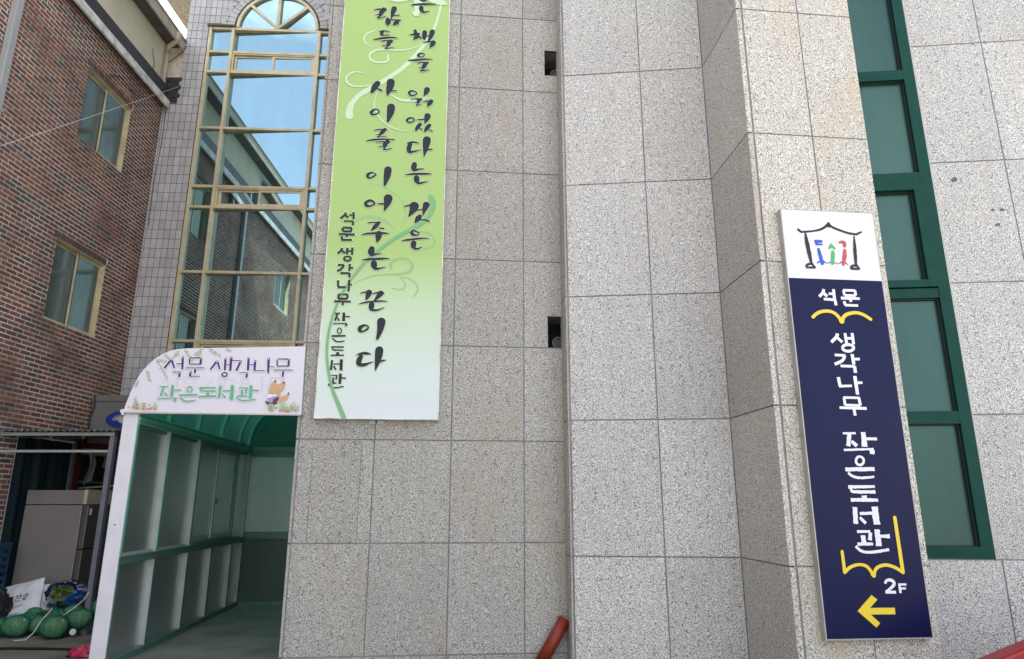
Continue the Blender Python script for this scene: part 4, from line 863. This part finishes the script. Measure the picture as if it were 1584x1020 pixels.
for L_ in SIGN_DATA['purple']:
    for st in L_:
        if st[2] >= 12 and len(st) == 6 and abs(st[3]-st[0]) < abs(st[4]-st[1])*1.6:
            u, z, wd = st[0], st[1], st[2]; stroke(hl, FG, [u-2, z+2, 7, u+3, z-8, 5], 0, lf)
hl.build('letter_highlight', M['white_print'], cso)
fxm = {'tan': 0, 'plum': 1, 'paper': 2, 'lilac': 3}
fo = MB(); d = 0.0365
back = MB(); 
for nm_, P in SIGN_DATA['fox']:
    d += 0.0004; flatpoly(fo, FG, P, fxm[nm_], d)
fo.build('fox_print', [M['tan'], M['plum'], M['white_print'], M['lilac']], cso, label='small print of a tan fox sitting with a lilac book')
# willow sprigs and flowers
sp = MB(); lf = Lift(0.030)
def sprig(u, z, ang, ln, n):
    ca, sa = math.cos(ang), math.sin(ang)
    stroke(sp, FG, [u*1000, z*1000, 2, (u+ca*ln)*1000, (z+sa*ln)*1000, 1], 1, lf, cap=False)
    for k in range(n):
        t = (k+0.5)/n; s = 1 if k % 2 else -1; a2 = ang+s*random.uniform(0.5, 0.9); l2 = random.uniform(0.016, 0.034)*(1-0.3*t)
        x, y = u+ca*ln*t, z+sa*ln*t
        stroke(sp, FG, [x*1000, y*1000, 4, (x+math.cos(a2)*l2*0.5)*1000, (y+math.sin(a2)*l2*0.5)*1000, 12, (x+math.cos(a2)*l2)*1000, (y+math.sin(a2)*l2)*1000, 1], 0, lf)
for (u, z, a_, ln, n) in ((0.10, 2.44, -1.0, 0.20, 12), (0.03, 2.35, -1.15, 0.10, 8), (-0.02, 2.26, -1.9, 0.06, 5), (0.16, 2.49, -0.75, 0.10, 8), (0.28, 2.52, -2.2, 0.08, 7), (0.32, 2.535, -0.95, 0.13, 10), (0.47, 2.54, -2.4, 0.06, 5), (0.52, 2.545, -0.55, 0.12, 9), (0.66, 2.55, -0.5, 0.05, 5), (0.40, 2.49, -0.1, 0.05, 4), (0.10, 2.44, -0.2, 0.08, 6)):
    sprig(u, z, a_, ln, n)
for i in range(16):
    u = random.choice((random.uniform(-0.06, 0.16), random.uniform(1.07, 1.30))); h = random.uniform(0.03, 0.12)*(1 if u < 0.5 else 0.8)
    sprig(u, 2.012, math.pi/2+random.uniform(-0.35, 0.35), h, 5)
sp.build('leaf_print', [M['sprig'], M['vent_grey']], cso)
fl = MB(); lf = Lift(0.0345)
for i in range(38):
    u = random.choice((random.uniform(-0.075, 0.15), random.uniform(1.05, 1.29))); z = 2.02+abs(random.gauss(0, 0.035)); r_ = random.uniform(0.006, 0.011)
    if random.random() < 0.5: z = 2.014+random.uniform(0, 0.01); r_ = 0.012
    d_ = lf.up(); fl.poly([FG.w(u+r_*math.cos(t), d_, z+r_*0.75*math.sin(t)) for t in [k*math.pi/4 for k in range(8)]], 0)
    d_ = lf.up(); fl.poly([FG.w(u+r_*0.35*math.cos(t), d_, z+r_*0.3*math.sin(t)) for t in [k*math.pi/3 for k in range(6)]], 1)
fl.build('flower_print', [M['coral'], M['tan']], cso)

# ---------------------------------------------------------------- vertical banner
bn = thing('banner_sign', 'tall green banner board with brush-written Korean verse fading to white at its foot', 'banner', FA.w(0.67, 0.04, 1.958))
MB().box(FA, 0.155, 1.190, 0.0, 0.0735, 1.958, 7.2).build('board', M['banner'], bn)
fr = MB(); fr.box(FA, 0.148, 0.155, 0.0, 0.078, 1.951, 7.2); fr.box(FA, 1.190, 1.197, 0.0, 0.078, 1.951, 7.2); fr.box(FA, 0.155, 1.190, 0.0, 0.078, 1.951, 1.958)
fr.build('frame', M['white_metal'], bn)
bk = MB(); bk.box(FA, 0.60, 0.73, 0.0, 0.012, 1.918, 1.946); bo = bk.build('bracket', M['alu'], bn)
MB().tube([FA.w(0.665, 0.012, 1.932), FA.w(0.665, 0.02, 1.932)], 0.011, 8).build('bolt', M['red_frame'], bo)
lf = Lift(0.0742)
def vine(nm, mt_, st=None, poly=None):
    m_ = MB()
    if st: stroke(m_, FA, st, 0, lf)
    else: flatpoly(m_, FA, poly, 0, lf.up(0.0002))
    m_.build(nm, M[mt_], bn)
for s_ in SIGN_DATA['swp']:
    for st in s_: vine('tendril_print', 'swash_pale', st)
for s_ in SIGN_DATA['sww']:
    for st in s_: vine('vine_print', 'swash_white', st)
for P in SIGN_DATA['swl']: vine('petal_print', 'swash_white', None, P)
BOLD = 0.8
for s_ in SIGN_DATA['swg']:
    for st in s_: vine('stem_print', 'swash_green', st)
BOLD = 1.3
for L_ in SIGN_DATA['banner']: letter(bn, FA, L_, [M['ink'], M['cream_print']], 0.0785, 0.0045)
BOLD = 1.1
for L_ in SIGN_DATA['small']: letter(bn, FA, L_, [M['ink'], M['cream_print']], 0.0785, 0.002, cap=False)

BOLD = 1.0
# ---------------------------------------------------------------- navy sign on the pilaster
bs_ = thing('navy_signboard', 'narrow navy signboard with white Korean lettering and a yellow arrow fixed to the pilaster', 'sign', FC.w(0.55, 0.04, 0.388))
MB().box(FC, 0.181, 0.926, 0.008, 0.0585, 0.390, 2.900).build('board', M['blue_sign'], bs_)
MB().box(FC, 0.181, 0.926, 0.008, 0.0585, 2.9005, 3.456).build('board', M['white_print'], bs_, label='white top section of the sign')
fr = MB(); fr.box(FC, 0.173, 0.181, 0.0, 0.0595, 0.382, 3.462); fr.box(FC, 0.926, 0.932, 0.0, 0.0595, 0.382, 3.462); fr.box(FC, 0.181, 0.926, 0.0, 0.0595, 0.382, 0.390); fr.box(FC, 0.181, 0.926, 0.0, 0.0595, 3.456, 3.462)
fr.build('frame', M['edge_metal'], bs_)
BOLD = 1.1
for L_ in SIGN_DATA['blue'][:6]+SIGN_DATA['blue'][11:]: letter(bs_, FC, L_, [M['white_print']], 0.0590, cap=False, name='letter')
for L_ in SIGN_DATA['blue'][6:11]: letter(bs_, FC, L_, [M['white_print']], 0.0590, rough=0.14, cap=False)
for L_, nm_ in zip(SIGN_DATA['yel'], ('open_book_mark', 'book_bracket_mark')): letter(bs_, FC, L_, [M['yellow_print']], 0.0590, name=nm_)
ar = MB(); P = SIGN_DATA['arrow']; n_ = len(P)//2; cx_ = sum(P[0::2])/n_; cz_ = sum(P[1::2])/n_; lf = Lift(0.0592)
pts = [(P[2*i], P[2*i+1]) for i in range(n_)]
for i in range(n_):
    a, b = pts[i], pts[(i+1) % n_]; stroke(ar, FC, [a[0], a[1], 9, b[0], b[1], 9], 1, lf)
flatpoly(ar, FC, P, 0, 0.0622)
ar.build('arrow', [M['yellow_print'], M['gasket']], bs_)
for k_, m_ in (('dark', 'ink_black'), ('blue', 'blue_print'), ('green', 'green_print'), ('red', 'red_print')):
    BOLD = 1.3 if k_ == 'dark' else 0.98
    letter(bs_, FC, SIGN_DATA['logo'][k_], [M[m_]], 0.0590, rough=0.12, name='pavilion_mark' if k_ == 'dark' else 'figure_mark')

BOLD = 1.0
# ---------------------------------------------------------------- lean-to shed with its clutter
sh = thing('lean_to_shed', 'low lean-to roof of corrugated sheet on a grey post against the brick wall', 'shed', (-4.2, 7.2, 0))
MB().wbox(-4.235, -4.185, 7.19, 7.24, 0, 1.985).build('post', M['grey_post'], sh)
r1 = MB()
def rf_(s, t):
    x = -5.38+1.24*s; y = 7.13+1.75*t; return (x, y, 1.992+0.16*t+0.010*math.sin(s*1.24/0.032*math.pi))
r1.grid(rf_, 156, 3); r1.build('roof', M['roof_sheet'], sh)
rr_ = MB(); rr_.wbox(-6.6, -4.185, 7.18, 7.215, 1.945, 1.978); rr_.build('beam', M['alu'], sh)
for x in (-5.25, -4.9, -4.55): MB().hexa([(x, 7.22, 1.925), (x+0.03, 7.22, 1.925), (x+0.03, 8.8, 2.07), (x, 8.8, 2.07), (x, 7.22, 1.965), (x+0.03, 7.22, 1.965), (x+0.03, 8.8, 2.11), (x, 8.8, 2.11)]).build('rafter', M['grey_panel'], sh)
MB().wbox(-6.6, -4.20, 7.20, 7.222, 1.772, 1.797).build('rail', M['alu'], sh)
r2 = MB(); r2.grid(lambda s, t: (-7.2+1.83*s, 6.9+0.5*t, 1.992+0.04*t+0.010*math.sin(s*1.83/0.032*math.pi)), 120, 2)

gp = MB(); gp.wbox(-5.36, -4.55, 8.62, 8.80, 1.99, 2.515); o = gp.build('grey_signboard', M['grey_panel'])
tag(o, 'dull grey board with a blue oval emblem above the lean-to roof', 'board')
MB().wbox(-5.37, -4.55, 8.61, 8.80, 2.52, 2.60).build('top_strip', M['grey_panel'], o)
ov = MB(); cx_, cz_ = -4.93, 2.285
FO = Frame(0, 8.617, 90)
ov.poly([FO.w(cx_+0.235*math.cos(t), 0.0, cz_+0.115*math.sin(t)) for t in [k*math.pi/18 for k in range(36)]], 0)
ov.build('emblem', M['oval_blue'], o)
hd = MB(); lf = Lift(0.001)
for k in range(9):
    t = math.pi*(0.35+0.07*k*1.2); stroke(hd, FO, [(cx_-0.02)*1000, (cz_)*1000, 14, (cx_-0.02+0.13*math.cos(t))*1000, (cz_+0.07*math.sin(t))*1000, 7], 0, lf)
hd.poly([FO.w(cx_-0.0+0.07*math.cos(t), lf.up(0.0003), cz_-0.012+0.035*math.sin(t)) for t in [k*math.pi/10 for k in range(20)]], 0)
hd.build('hand_mark', M['cream'], o)
# flue stub / conduit down the broken brick edge
o = MB().tube([(-5.335, 8.60, 2.6), (-5.31, 8.58, 2.45), (-5.35, 8.58, 2.3), (-5.33, 8.58, 2.1), (-5.36, 8.58, 2.0)], 0.008, 6).build('loose_cable', M['black'])
tag(o, 'thin dark cable hanging down beside the grey board', 'cable')

# fridge
fg = thing('steel_fridge', 'waist-high grey steel fridge standing side-on under the lean-to', 'fridge', (-4.97, 7.9, 0))
fz = 1.395
MB().wbox(-5.29, -4.665, 7.60, 8.20, 0.05, 1.235).build('cabinet', M['fridge'], fg, bevel=0.008)
MB().wbox(-5.29, -4.665, 7.60, 8.20, 1.242, fz).build('top_panel', M['fridge'], fg, bevel=0.008)
MB().wbox(-4.663, -4.625, 7.60, 8.20, 1.245, fz+0.004).build('top_trim', M['cream'], fg)
d1_ = MB().wbox(-4.660, -4.60, 7.61, 8.19, 0.78, 1.235).build('door', M['fridge_dark'], fg, bevel=0.01)
d2_ = MB().wbox(-4.660, -4.60, 7.61, 8.19, 0.08, 0.77).build('door', M['fridge_dark'], fg, bevel=0.01)
MB().wbox(-4.60, -4.583, 7.64, 7.66, 1.13, 1.20).build('handle', M['cream'], d1_)
MB().wbox(-5.29, -4.62, 7.62, 8.2, 0.0, 0.05).build('base', M['black'], fg)

# white rag and rod on the red window
cl = MB()
cl.grid(lambda s, t: (-5.32+0.045*math.sin(s*6+t*2)*0.6+0.02, 8.60+0.13*s+0.03*math.sin(t*5), 1.87-0.40*t+0.06*s*t), 8, 12)
cl.grid(lambda s, t: (-5.33+0.02*math.sin(s*9), 8.73+0.34*s, 1.90-0.035*t-0.02*math.sin(s*3)), 12, 2)
cl.grid(lambda s, t: (-5.32+0.015*math.sin(s*9), 9.0+0.07*s-0.05*t, 1.88-0.17*t), 3, 4)
o = cl.build('rag', M['cloth']); tag(o, 'grubby white rag draped over the dark red window', 'rag')
o = MB().tube([(-5.2, 8.35, 1.43), (-4.55, 8.35, 1.475)], 0.012, 6).build('wooden_stick', M['cream']); tag(o, 'thin pale stick lying across the top of the grey fridge', 'stick')
o.location.z -= 0.0

# blue crate with dark bags at the far left
cr_ = thing('blue_crate', 'dark blue plastic crate cut by the left edge of the frame', 'crate', (-5.15, 7.15, 0))
c = MB()
for k in range(6):
    z = 0.42+0.075*k; c.wbox(-5.36, -5.20, 7.02, 7.035, z, z+0.035); c.wbox(-5.215, -5.20, 7.035, 7.38, z, z+0.035)
for x in [-5.36+0.048*i for i in range(4)]: c.wbox(x, x+0.012, 7.016, 7.03, 0.42, 0.84)
for y in (7.02, 7.14, 7.26, 7.36): c.wbox(-5.218, -5.198, y, y+0.014, 0.42, 0.84)
c.wbox(-5.36, -5.20, 7.02, 7.38, 0.41, 0.425); c.wbox(-5.37, -5.19, 7.01, 7.04, 0.83, 0.86); c.wbox(-5.22, -5.19, 7.04, 7.38, 0.83, 0.86)
c.build('basket', M['crate_blue'], cr_)
def blob(c, r, seed, amp=0.18, nu=22, nv=14, sq=(1, 1, 1), fr_=2.5):
    def fn(s, t):
        th = s*2*math.pi; ph = math.pi*t; v = Vector((math.sin(ph)*math.cos(th), math.sin(ph)*math.sin(th), math.cos(ph)))
        k = 1+amp*noise.noise(v*fr_+Vector((seed, seed*1.7, 0)))
        return (c[0]+r*sq[0]*v.x*k, c[1]+r*sq[1]*v.y*k, max(0.004, c[2]+r*sq[2]*v.z*k))
    return fn
sb = MB(); sb.grid(blob((-5.22, 7.25, 0.21), 0.24, 3, 0.35, sq=(0.85, 0.8, 0.9), fr_=4), 26, 16)
o = sb.build('black_sack', M['black']); tag(o, 'crumpled black sack under the blue crate', 'sack')

# rice bag leaning on the fridge
rb_ = MB()
def rice(s, t):
    e = 4*s*(1-s)*4*t*(1-t); u = (s-0.5)*0.40; v = t*0.42
    return (u, v, 0.055*min(1, e*1.6)**0.5+0.012*noise.noise(Vector((u*14, v*14, 2))))
Mx = Matrix.Translation((-4.93, 7.27, 0.085)) @ Matrix.Rotation(R(-14), 4, 'Y') @ Matrix.Rotation(R(68), 4, 'X')
rb_.grid(lambda s, t: Mx @ Vector(rice(s, t)), 22, 26); rb_.grid(lambda s, t: Mx @ Vector((rice(s, 1-t)[0], rice(s, 1-t)[1], -rice(s, 1-t)[2])), 22, 26)
o = rb_.build('rice_bag', M['bag_white']); tag(o, 'glossy white rice bag with black Korean brush lettering leaning on the fridge', 'bag')
class MF:
    def __init__(s, M_): s.M = M_
    def w(s, u, d, z): return s.M @ Vector((u, z, 0.062+d))
tx = MB(); lf = Lift(0.004)
for st in ([-95, 255, 9, -70, 262, 7, -72, 225, 4], [-50, 270, 9, -50, 220, 7], [-22, 262, 8, 5, 266, 7, -8, 245, 6, -26, 232, 4], [-8, 246, 6, 8, 234, 5], [24, 275, 10, 24, 232, 8], [24, 254, 6, 38, 254, 6], [-18, 222, 7, -18, 210, 6, 28, 210, 6], [62, 262, 8, 48, 238, 4], [62, 256, 6, 74, 240, 6], [86, 268, 10, 86, 232, 7], [86, 252, 6, 98, 252, 6], [52, 222, 6, 84, 224, 6, 56, 212, 5, 88, 208, 5]):
    stroke(tx, MF(Mx), st, 0, lf)
for (a, b, c_, d_) in ((-60, 60, 20, 34), (-60, 40, 48, 54), (-20, 60, 120, 124)):
    stroke(tx, MF(Mx), [a, c_+40, 10, b, c_+42, 8], 1, lf)
stroke(tx, MF(Mx), [-60, 150, 16, -30, 152, 16], 2, lf)
tx.build('print', [M['ink_black'], M['lightblue'], M['red_print']], o)
rb2 = MB(); M2 = Matrix.Translation((-4.76, 7.36, 0.09)) @ Matrix.Rotation(R(18), 4, 'Z') @ Matrix.Rotation(R(72), 4, 'X')
rb2.grid(lambda s, t: M2 @ Vector((rice(s, t)[0]*0.5, rice(s, t)[1]*0.88, rice(s, t)[2]*0.6)), 12, 16)
o = rb2.build('folded_bag', M['bag_white']); tag(o, 'second white bag tucked behind the lettered rice bag', 'bag')
o = MB().wbox(-4.80, -4.66, 7.25, 7.31, 0.12, 0.215).build('pale_blue_pack', M['lightblue'], bevel=0.01); tag(o, 'pale blue packet between the rice bag and the blue bag', 'packet')

# blue plastic bag full of greens
bb = thing('blue_bag', 'open blue plastic bag stuffed with leafy greens in front of the fridge', 'bag', (-4.545, 7.36, 0.17))
BRot = Matrix.Rotation(R(66), 3, 'X'); BC = Vector((-4.545, 7.37, 0.345))
def bagp(v, k=1.0):
    p = BRot @ Vector((v.x*0.215*k, v.y*0.20*k, v.z*0.18*k)); return BC+Vector((p.x, p.y, p.z*0.88))
def bagf(s, t):
    th = s*2*math.pi; ph = 0.74+0.1*math.sin(th*3)+(math.pi-0.8)*t
    v = Vector((math.sin(ph)*math.cos(th), math.sin(ph)*math.sin(th)*0.85, math.cos(ph))); k = 1+0.12*noise.noise(v*4+Vector((4, 1, 0)))+0.03*math.sin(th*11+ph*5+2*math.sin(th*3))
    return bagp(v, k)
b_ = MB(); b_.grid(bagf, 72, 20); b_.build('bag', M['blue_bag'], bb)
def inner(s, t):
    th = s*2*math.pi; return bagp(Vector((0.58*t*math.cos(th), 0.46*t*math.sin(th), 0.50)))
b_ = MB(); b_.grid(inner, 20, 3); b_.build('filling', M['green_leaf'], bb)
lv = MB(); random.seed(5)
def leaf(mb, c, L_, W_, rot, mi=0):
    m = Matrix.Translation(c) @ rot.to_4x4(); P = [(0, 0, 0), (W_, L_*0.4, 0.012), (0, L_, 0), (-W_, L_*0.4, 0.012)]
    mb.poly([m @ Vector(P[0]), m @ Vector(P[1]), m @ Vector(P[2])], mi); mb.poly([m @ Vector(P[0]), m @ Vector(P[2]), m @ Vector(P[3])], mi)
from mathutils import Euler
for k in range(170):
    r_ = random.uniform(0, 1)**0.5; th = random.uniform(0, 6.28)
    leaf(lv, bagp(Vector((0.44*r_*math.cos(th), 0.34*r_*math.sin(th), random.uniform(0.50, 0.62)))), random.uniform(0.025, 0.05), random.uniform(0.008, 0.015), Euler((random.uniform(0, 3), random.uniform(-1, 1), random.uniform(0, 6.3))).to_matrix(), 0 if k % 3 else 1)
o = lv.build('greens', [M['green_leaf'], M['stem']], bb); o['kind'] = 'stuff'
# bundle of radish greens
gr = MB()
for k in range(46):
    a = random.uniform(-0.5, 0.3); x0 = -4.66+random.uniform(-0.10, 0.12); y0 = 7.2+random.uniform(-0.03, 0.05); z0 = 0.13+random.uniform(0, 0.06)
    gr.tube([(x0, y0, z0), (x0+0.12*math.cos(a), y0-0.01, z0+0.04*math.sin(a)+0.02), (x0+0.25*math.cos(a), y0, z0+0.09*math.sin(a)+0.03)], 0.005, 5, mi=0 if k % 3 else 1)
for k in range(150): leaf(gr, Vector((-4.62+random.uniform(-0.10, 0.12), 7.19+random.uniform(-0.04, 0.05), 0.10+random.uniform(0, 0.10))), 0.05, 0.012, Euler((random.uniform(0, 3), random.uniform(-1, 1), random.uniform(0, 6.3))).to_matrix(), 0)
o = gr.build('greens_bundle', [M['green_leaf'], M['stem']]); tag(o, 'loose bundle of leafy green stalks under the blue bag', 'vegetables')

# cabbages in green nets
def cab_mesh(mb, c, r, seed):
    mb.grid(blob(c, r, seed, 0.10, sq=(1.05, 0.95, 0.86), fr_=1.6), 24, 16)
    rs_ = random.Random(seed)
    for k in range(5):                       # wrapper leaves standing a little proud, with a crinkled edge
        a0 = rs_.uniform(0, 6.28); tl = rs_.uniform(0.2, 0.9)
        def fn(s, t, a0=a0, tl=tl):
            th = a0+(s-0.5)*1.7; ph = tl+(t)*1.5
            v = Vector((math.sin(ph)*math.cos(th), math.sin(ph)*math.sin(th), math.cos(ph))); k_ = 1.03+0.05*(1-t)*(1+math.sin(s*22+k))*0.5+0.03*math.cos(s*6.28*1)
            return (c[0]+r*1.05*v.x*k_, c[1]+r*0.95*v.y*k_, c[2]+r*0.86*v.z*k_)
        mb.grid(fn, 14, 8)
def net_bag(label, balls, knot, wire=None):
    c0 = balls[0][0]; t = thing('cabbage_net', label, 'cabbages', (c0[0], c0[1], 0), 'green nets of cabbages')
    nb = MB(); nl = MB()
    for i, (c, r) in enumerate(balls):
        cm = MB(); cab_mesh(cm, c, r, i+c[0]*7); cm.build('cabbage', M['cabbage'], t)
        for q in range(14):
            th0 = q*math.pi/14; pts_ = []
            for s_ in range(13):
                ph = math.pi*s_/12; v = Vector((math.sin(ph)*math.cos(th0*2), math.sin(ph)*math.sin(th0*2), math.cos(ph))); f_ = blob(c, r*1.13, 9+i, 0.16, sq=(1.08, 1.0, 0.90), fr_=2.2)(th0*2/(2*math.pi), s_/12); pts_.append(Vector(f_)+v*0.001)
            nl.tube(pts_, 0.0013, 3, cap=False)
        nb.grid(blob(c, r*1.13, 9+i, 0.16, sq=(1.08, 1.0, 0.90), fr_=2.2), 24, 16)
    ctr = sum((Vector(b[0]) for b in balls), Vector())/len(balls)
    kp = Vector(knot); top = ctr+Vector((0, 0, balls[0][1]*0.7))
    nb.tube([top-Vector((0, 0, 0.03)), top.lerp(kp, 0.5), kp], [balls[0][1]*0.5, 0.022, 0.008], 14, cap=False); nl.build('net_cord', M['net_line'], t)
    nb.build('net', M['net'], t)
    if wire: MB().tube(wire, 0.0045, 5).build('string', M['white_print'], t)
    return t
net_bag('green net of cabbages lying leftmost on the ground below the white rice bag', [((-4.81, 7.08, 0.10), 0.105), ((-4.99, 7.10, 0.085), 0.09), ((-4.64, 7.18, 0.10), 0.092), ((-4.73, 7.20, 0.17), 0.08)], (-4.60, 7.12, 0.22))
net_bag('green net with one pale cabbage and a long white drawstring, in the middle', [((-4.40, 7.02, 0.10), 0.108), ((-4.47, 7.12, 0.17), 0.082)], (-4.46, 7.08, 0.27),
        [(-4.455, 7.04, 0.27), (-4.51, 6.98, 0.16), (-4.54, 6.94, 0.06), (-4.58, 6.90, 0.008), (-4.68, 6.88, 0.006)])
net_bag('green net of three stacked cabbages against the white post, rightmost', [((-4.25, 7.16, 0.155), 0.095), ((-4.13, 7.32, 0.235), 0.10), ((-4.10, 7.34, 0.085), 0.09), ((-4.36, 7.22, 0.20), 0.078)], (-4.26, 7.2, 0.30),
        [(-4.20, 7.22, 0.46), (-4.235, 7.16, 0.33), (-4.30, 7.1, 0.25), (-4.37, 7.06, 0.19)])
tgm = MB(); tgm.tube([(-4.205, 7.01, 0.062), (-4.202, 6.995, 0.060)], 0.028, 14); o = tgm.build('bottle_cap_tag', M['white_print']); tag(o, 'round white plastic tag hanging at the foot of the cabbage nets', 'tag')
o = MB().tube([(-5.4, 6.60, 0.012), (-4.9, 6.45, 0.012), (-4.4, 6.50, 0.012), (-3.9, 6.47, 0.012), (-3.55, 6.40, 0.012)], 0.011, 7).build('black_hose', M['black'])
tag(o, 'thin black hose lying across the dirty concrete', 'hose')
mg = MB(); mg.grid(blob((-3.63, 6.25, -0.02), 0.13, 8, 0.5, sq=(1.0, 0.5, 0.75), fr_=5), 30, 16)
o = mg.build('magenta_bag', M['magenta']); tag(o, 'crumpled magenta plastic bag at the foot of the white post', 'bag')

for (x, y, r_) in ((-3.35, 7.6, 0.3), (-3.05, 8.1, 1.4)):
    lf_ = MB(); lf_.grid(lambda s, t: (x+0.05*(s-0.5)*math.cos(r_)-0.028*(t-0.5)*(1-abs(2*s-1))*math.sin(r_), y+0.05*(s-0.5)*math.sin(r_)+0.028*(t-0.5)*(1-abs(2*s-1))*math.cos(r_), 0.012+0.012*(2*s-1)**2), 8, 3)
    o = lf_.build('dry_leaf', M['dry_leaf']); tag(o, 'dry brown leaf on the dark walkway floor, '+('the nearer of two' if y < 8 else 'the farther of two'), 'leaf', 'dry leaves on the walkway floor')
# ---------------------------------------------------------------- odds and ends by the granite
pl = MB(); p0, p1 = FA.w(2.045, 0.075, -0.02), FA.w(2.275, 0.070, 0.345); pl.tube([p0, p1], 0.052, 24)
pt = thing('red_pipe', 'thick brick-red plastic pipe leaning in the corner between the two granite bays', 'pipe', p0)
pl.build('pipe', M['red_pole'], pt)
MB().tube([p1+Vector((-0.03, 0, 0.0)), FA.w(2.272, 0.06, 0.395), FA.w(2.30, 0.05, 0.43)], 0.0028, 5).build('string', M['cloth'], pt)
rc = MB(); rc.hexa([(2.76, 4.28, 0.0), (4.1, 4.28, 0.0), (4.1, 4.50, 0.0), (2.76, 4.50, 0.0), (2.76, 4.28, 0.355), (4.1, 4.28, 0.84), (4.1, 4.50, 0.80), (2.76, 4.50, 0.315)])
o = rc.build('red_cover', M['red'], bevel=0.02); tag(o, 'edge of a red vinyl cover in the bottom right corner', 'cover')
sc2 = [FT.w(-1.72, 0.01, 7.527)]
E_ = Vector((-4.4, 5.218, 4.301)); pts = [sc2[0].lerp(E_+(E_-sc2[0])*1.6, t/12)+Vector((0, 0, -0.10*math.sin(math.pi*t/12))) for t in range(13)]
o = MB().tube(pts, 0.0022, 5).build('white_wire', M['white_print']); tag(o, 'thin white wire strung from the tiled wall across the brick house', 'wire')
o = MB().tube([FE.w(-1.35, 0.02, 6.80), FE.w(-1.1, 0.03, 6.92), FE.w(-0.8, 0.03, 6.86), FE.w(-0.55, 0.05, 6.98), FE.w(-0.35, 0.10, 7.14)], 0.006, 5).build('black_cable', M['black']); tag(o, 'black cable drooping from the eave above the upper brick house window', 'cable', 'loose black cables')
o = MB().tube([(-5.66, 9.28, 7.75), (-5.60, 9.27, 7.84), (-5.45, 9.26, 7.92), (-5.2, 9.24, 8.15), (-5.14, 9.22, 8.24)], 0.006, 5).build('black_cable', M['black']); tag(o, 'black cable curving across the rust spotted panel by the tiled wall', 'cable', 'loose black cables')
o = MB().tube([FE.w(-0.42, 0.012, 7.5), FE.w(-0.40, 0.02, 7.64), FE.w(-0.46, 0.02, 7.74), FE.w(-0.50, 0.02, 7.84)], 0.005, 5).build('black_cable', M['black']); tag(o, 'short black cable end sticking up on the beige upper wall', 'cable', 'loose black cables')
o = MB().tube([FT.w(-1.86, 0.012, 7.2), FT.w(-1.85, 0.012, 6.6), FT.w(-1.88, 0.012, 5.9), FT.w(-1.87, 0.012, 5.2)], 0.005, 5).build('thin_grey_cable', M['vent_grey']); tag(o, 'thin grey cable running down the tiles in the corner by the brick house', 'cable')
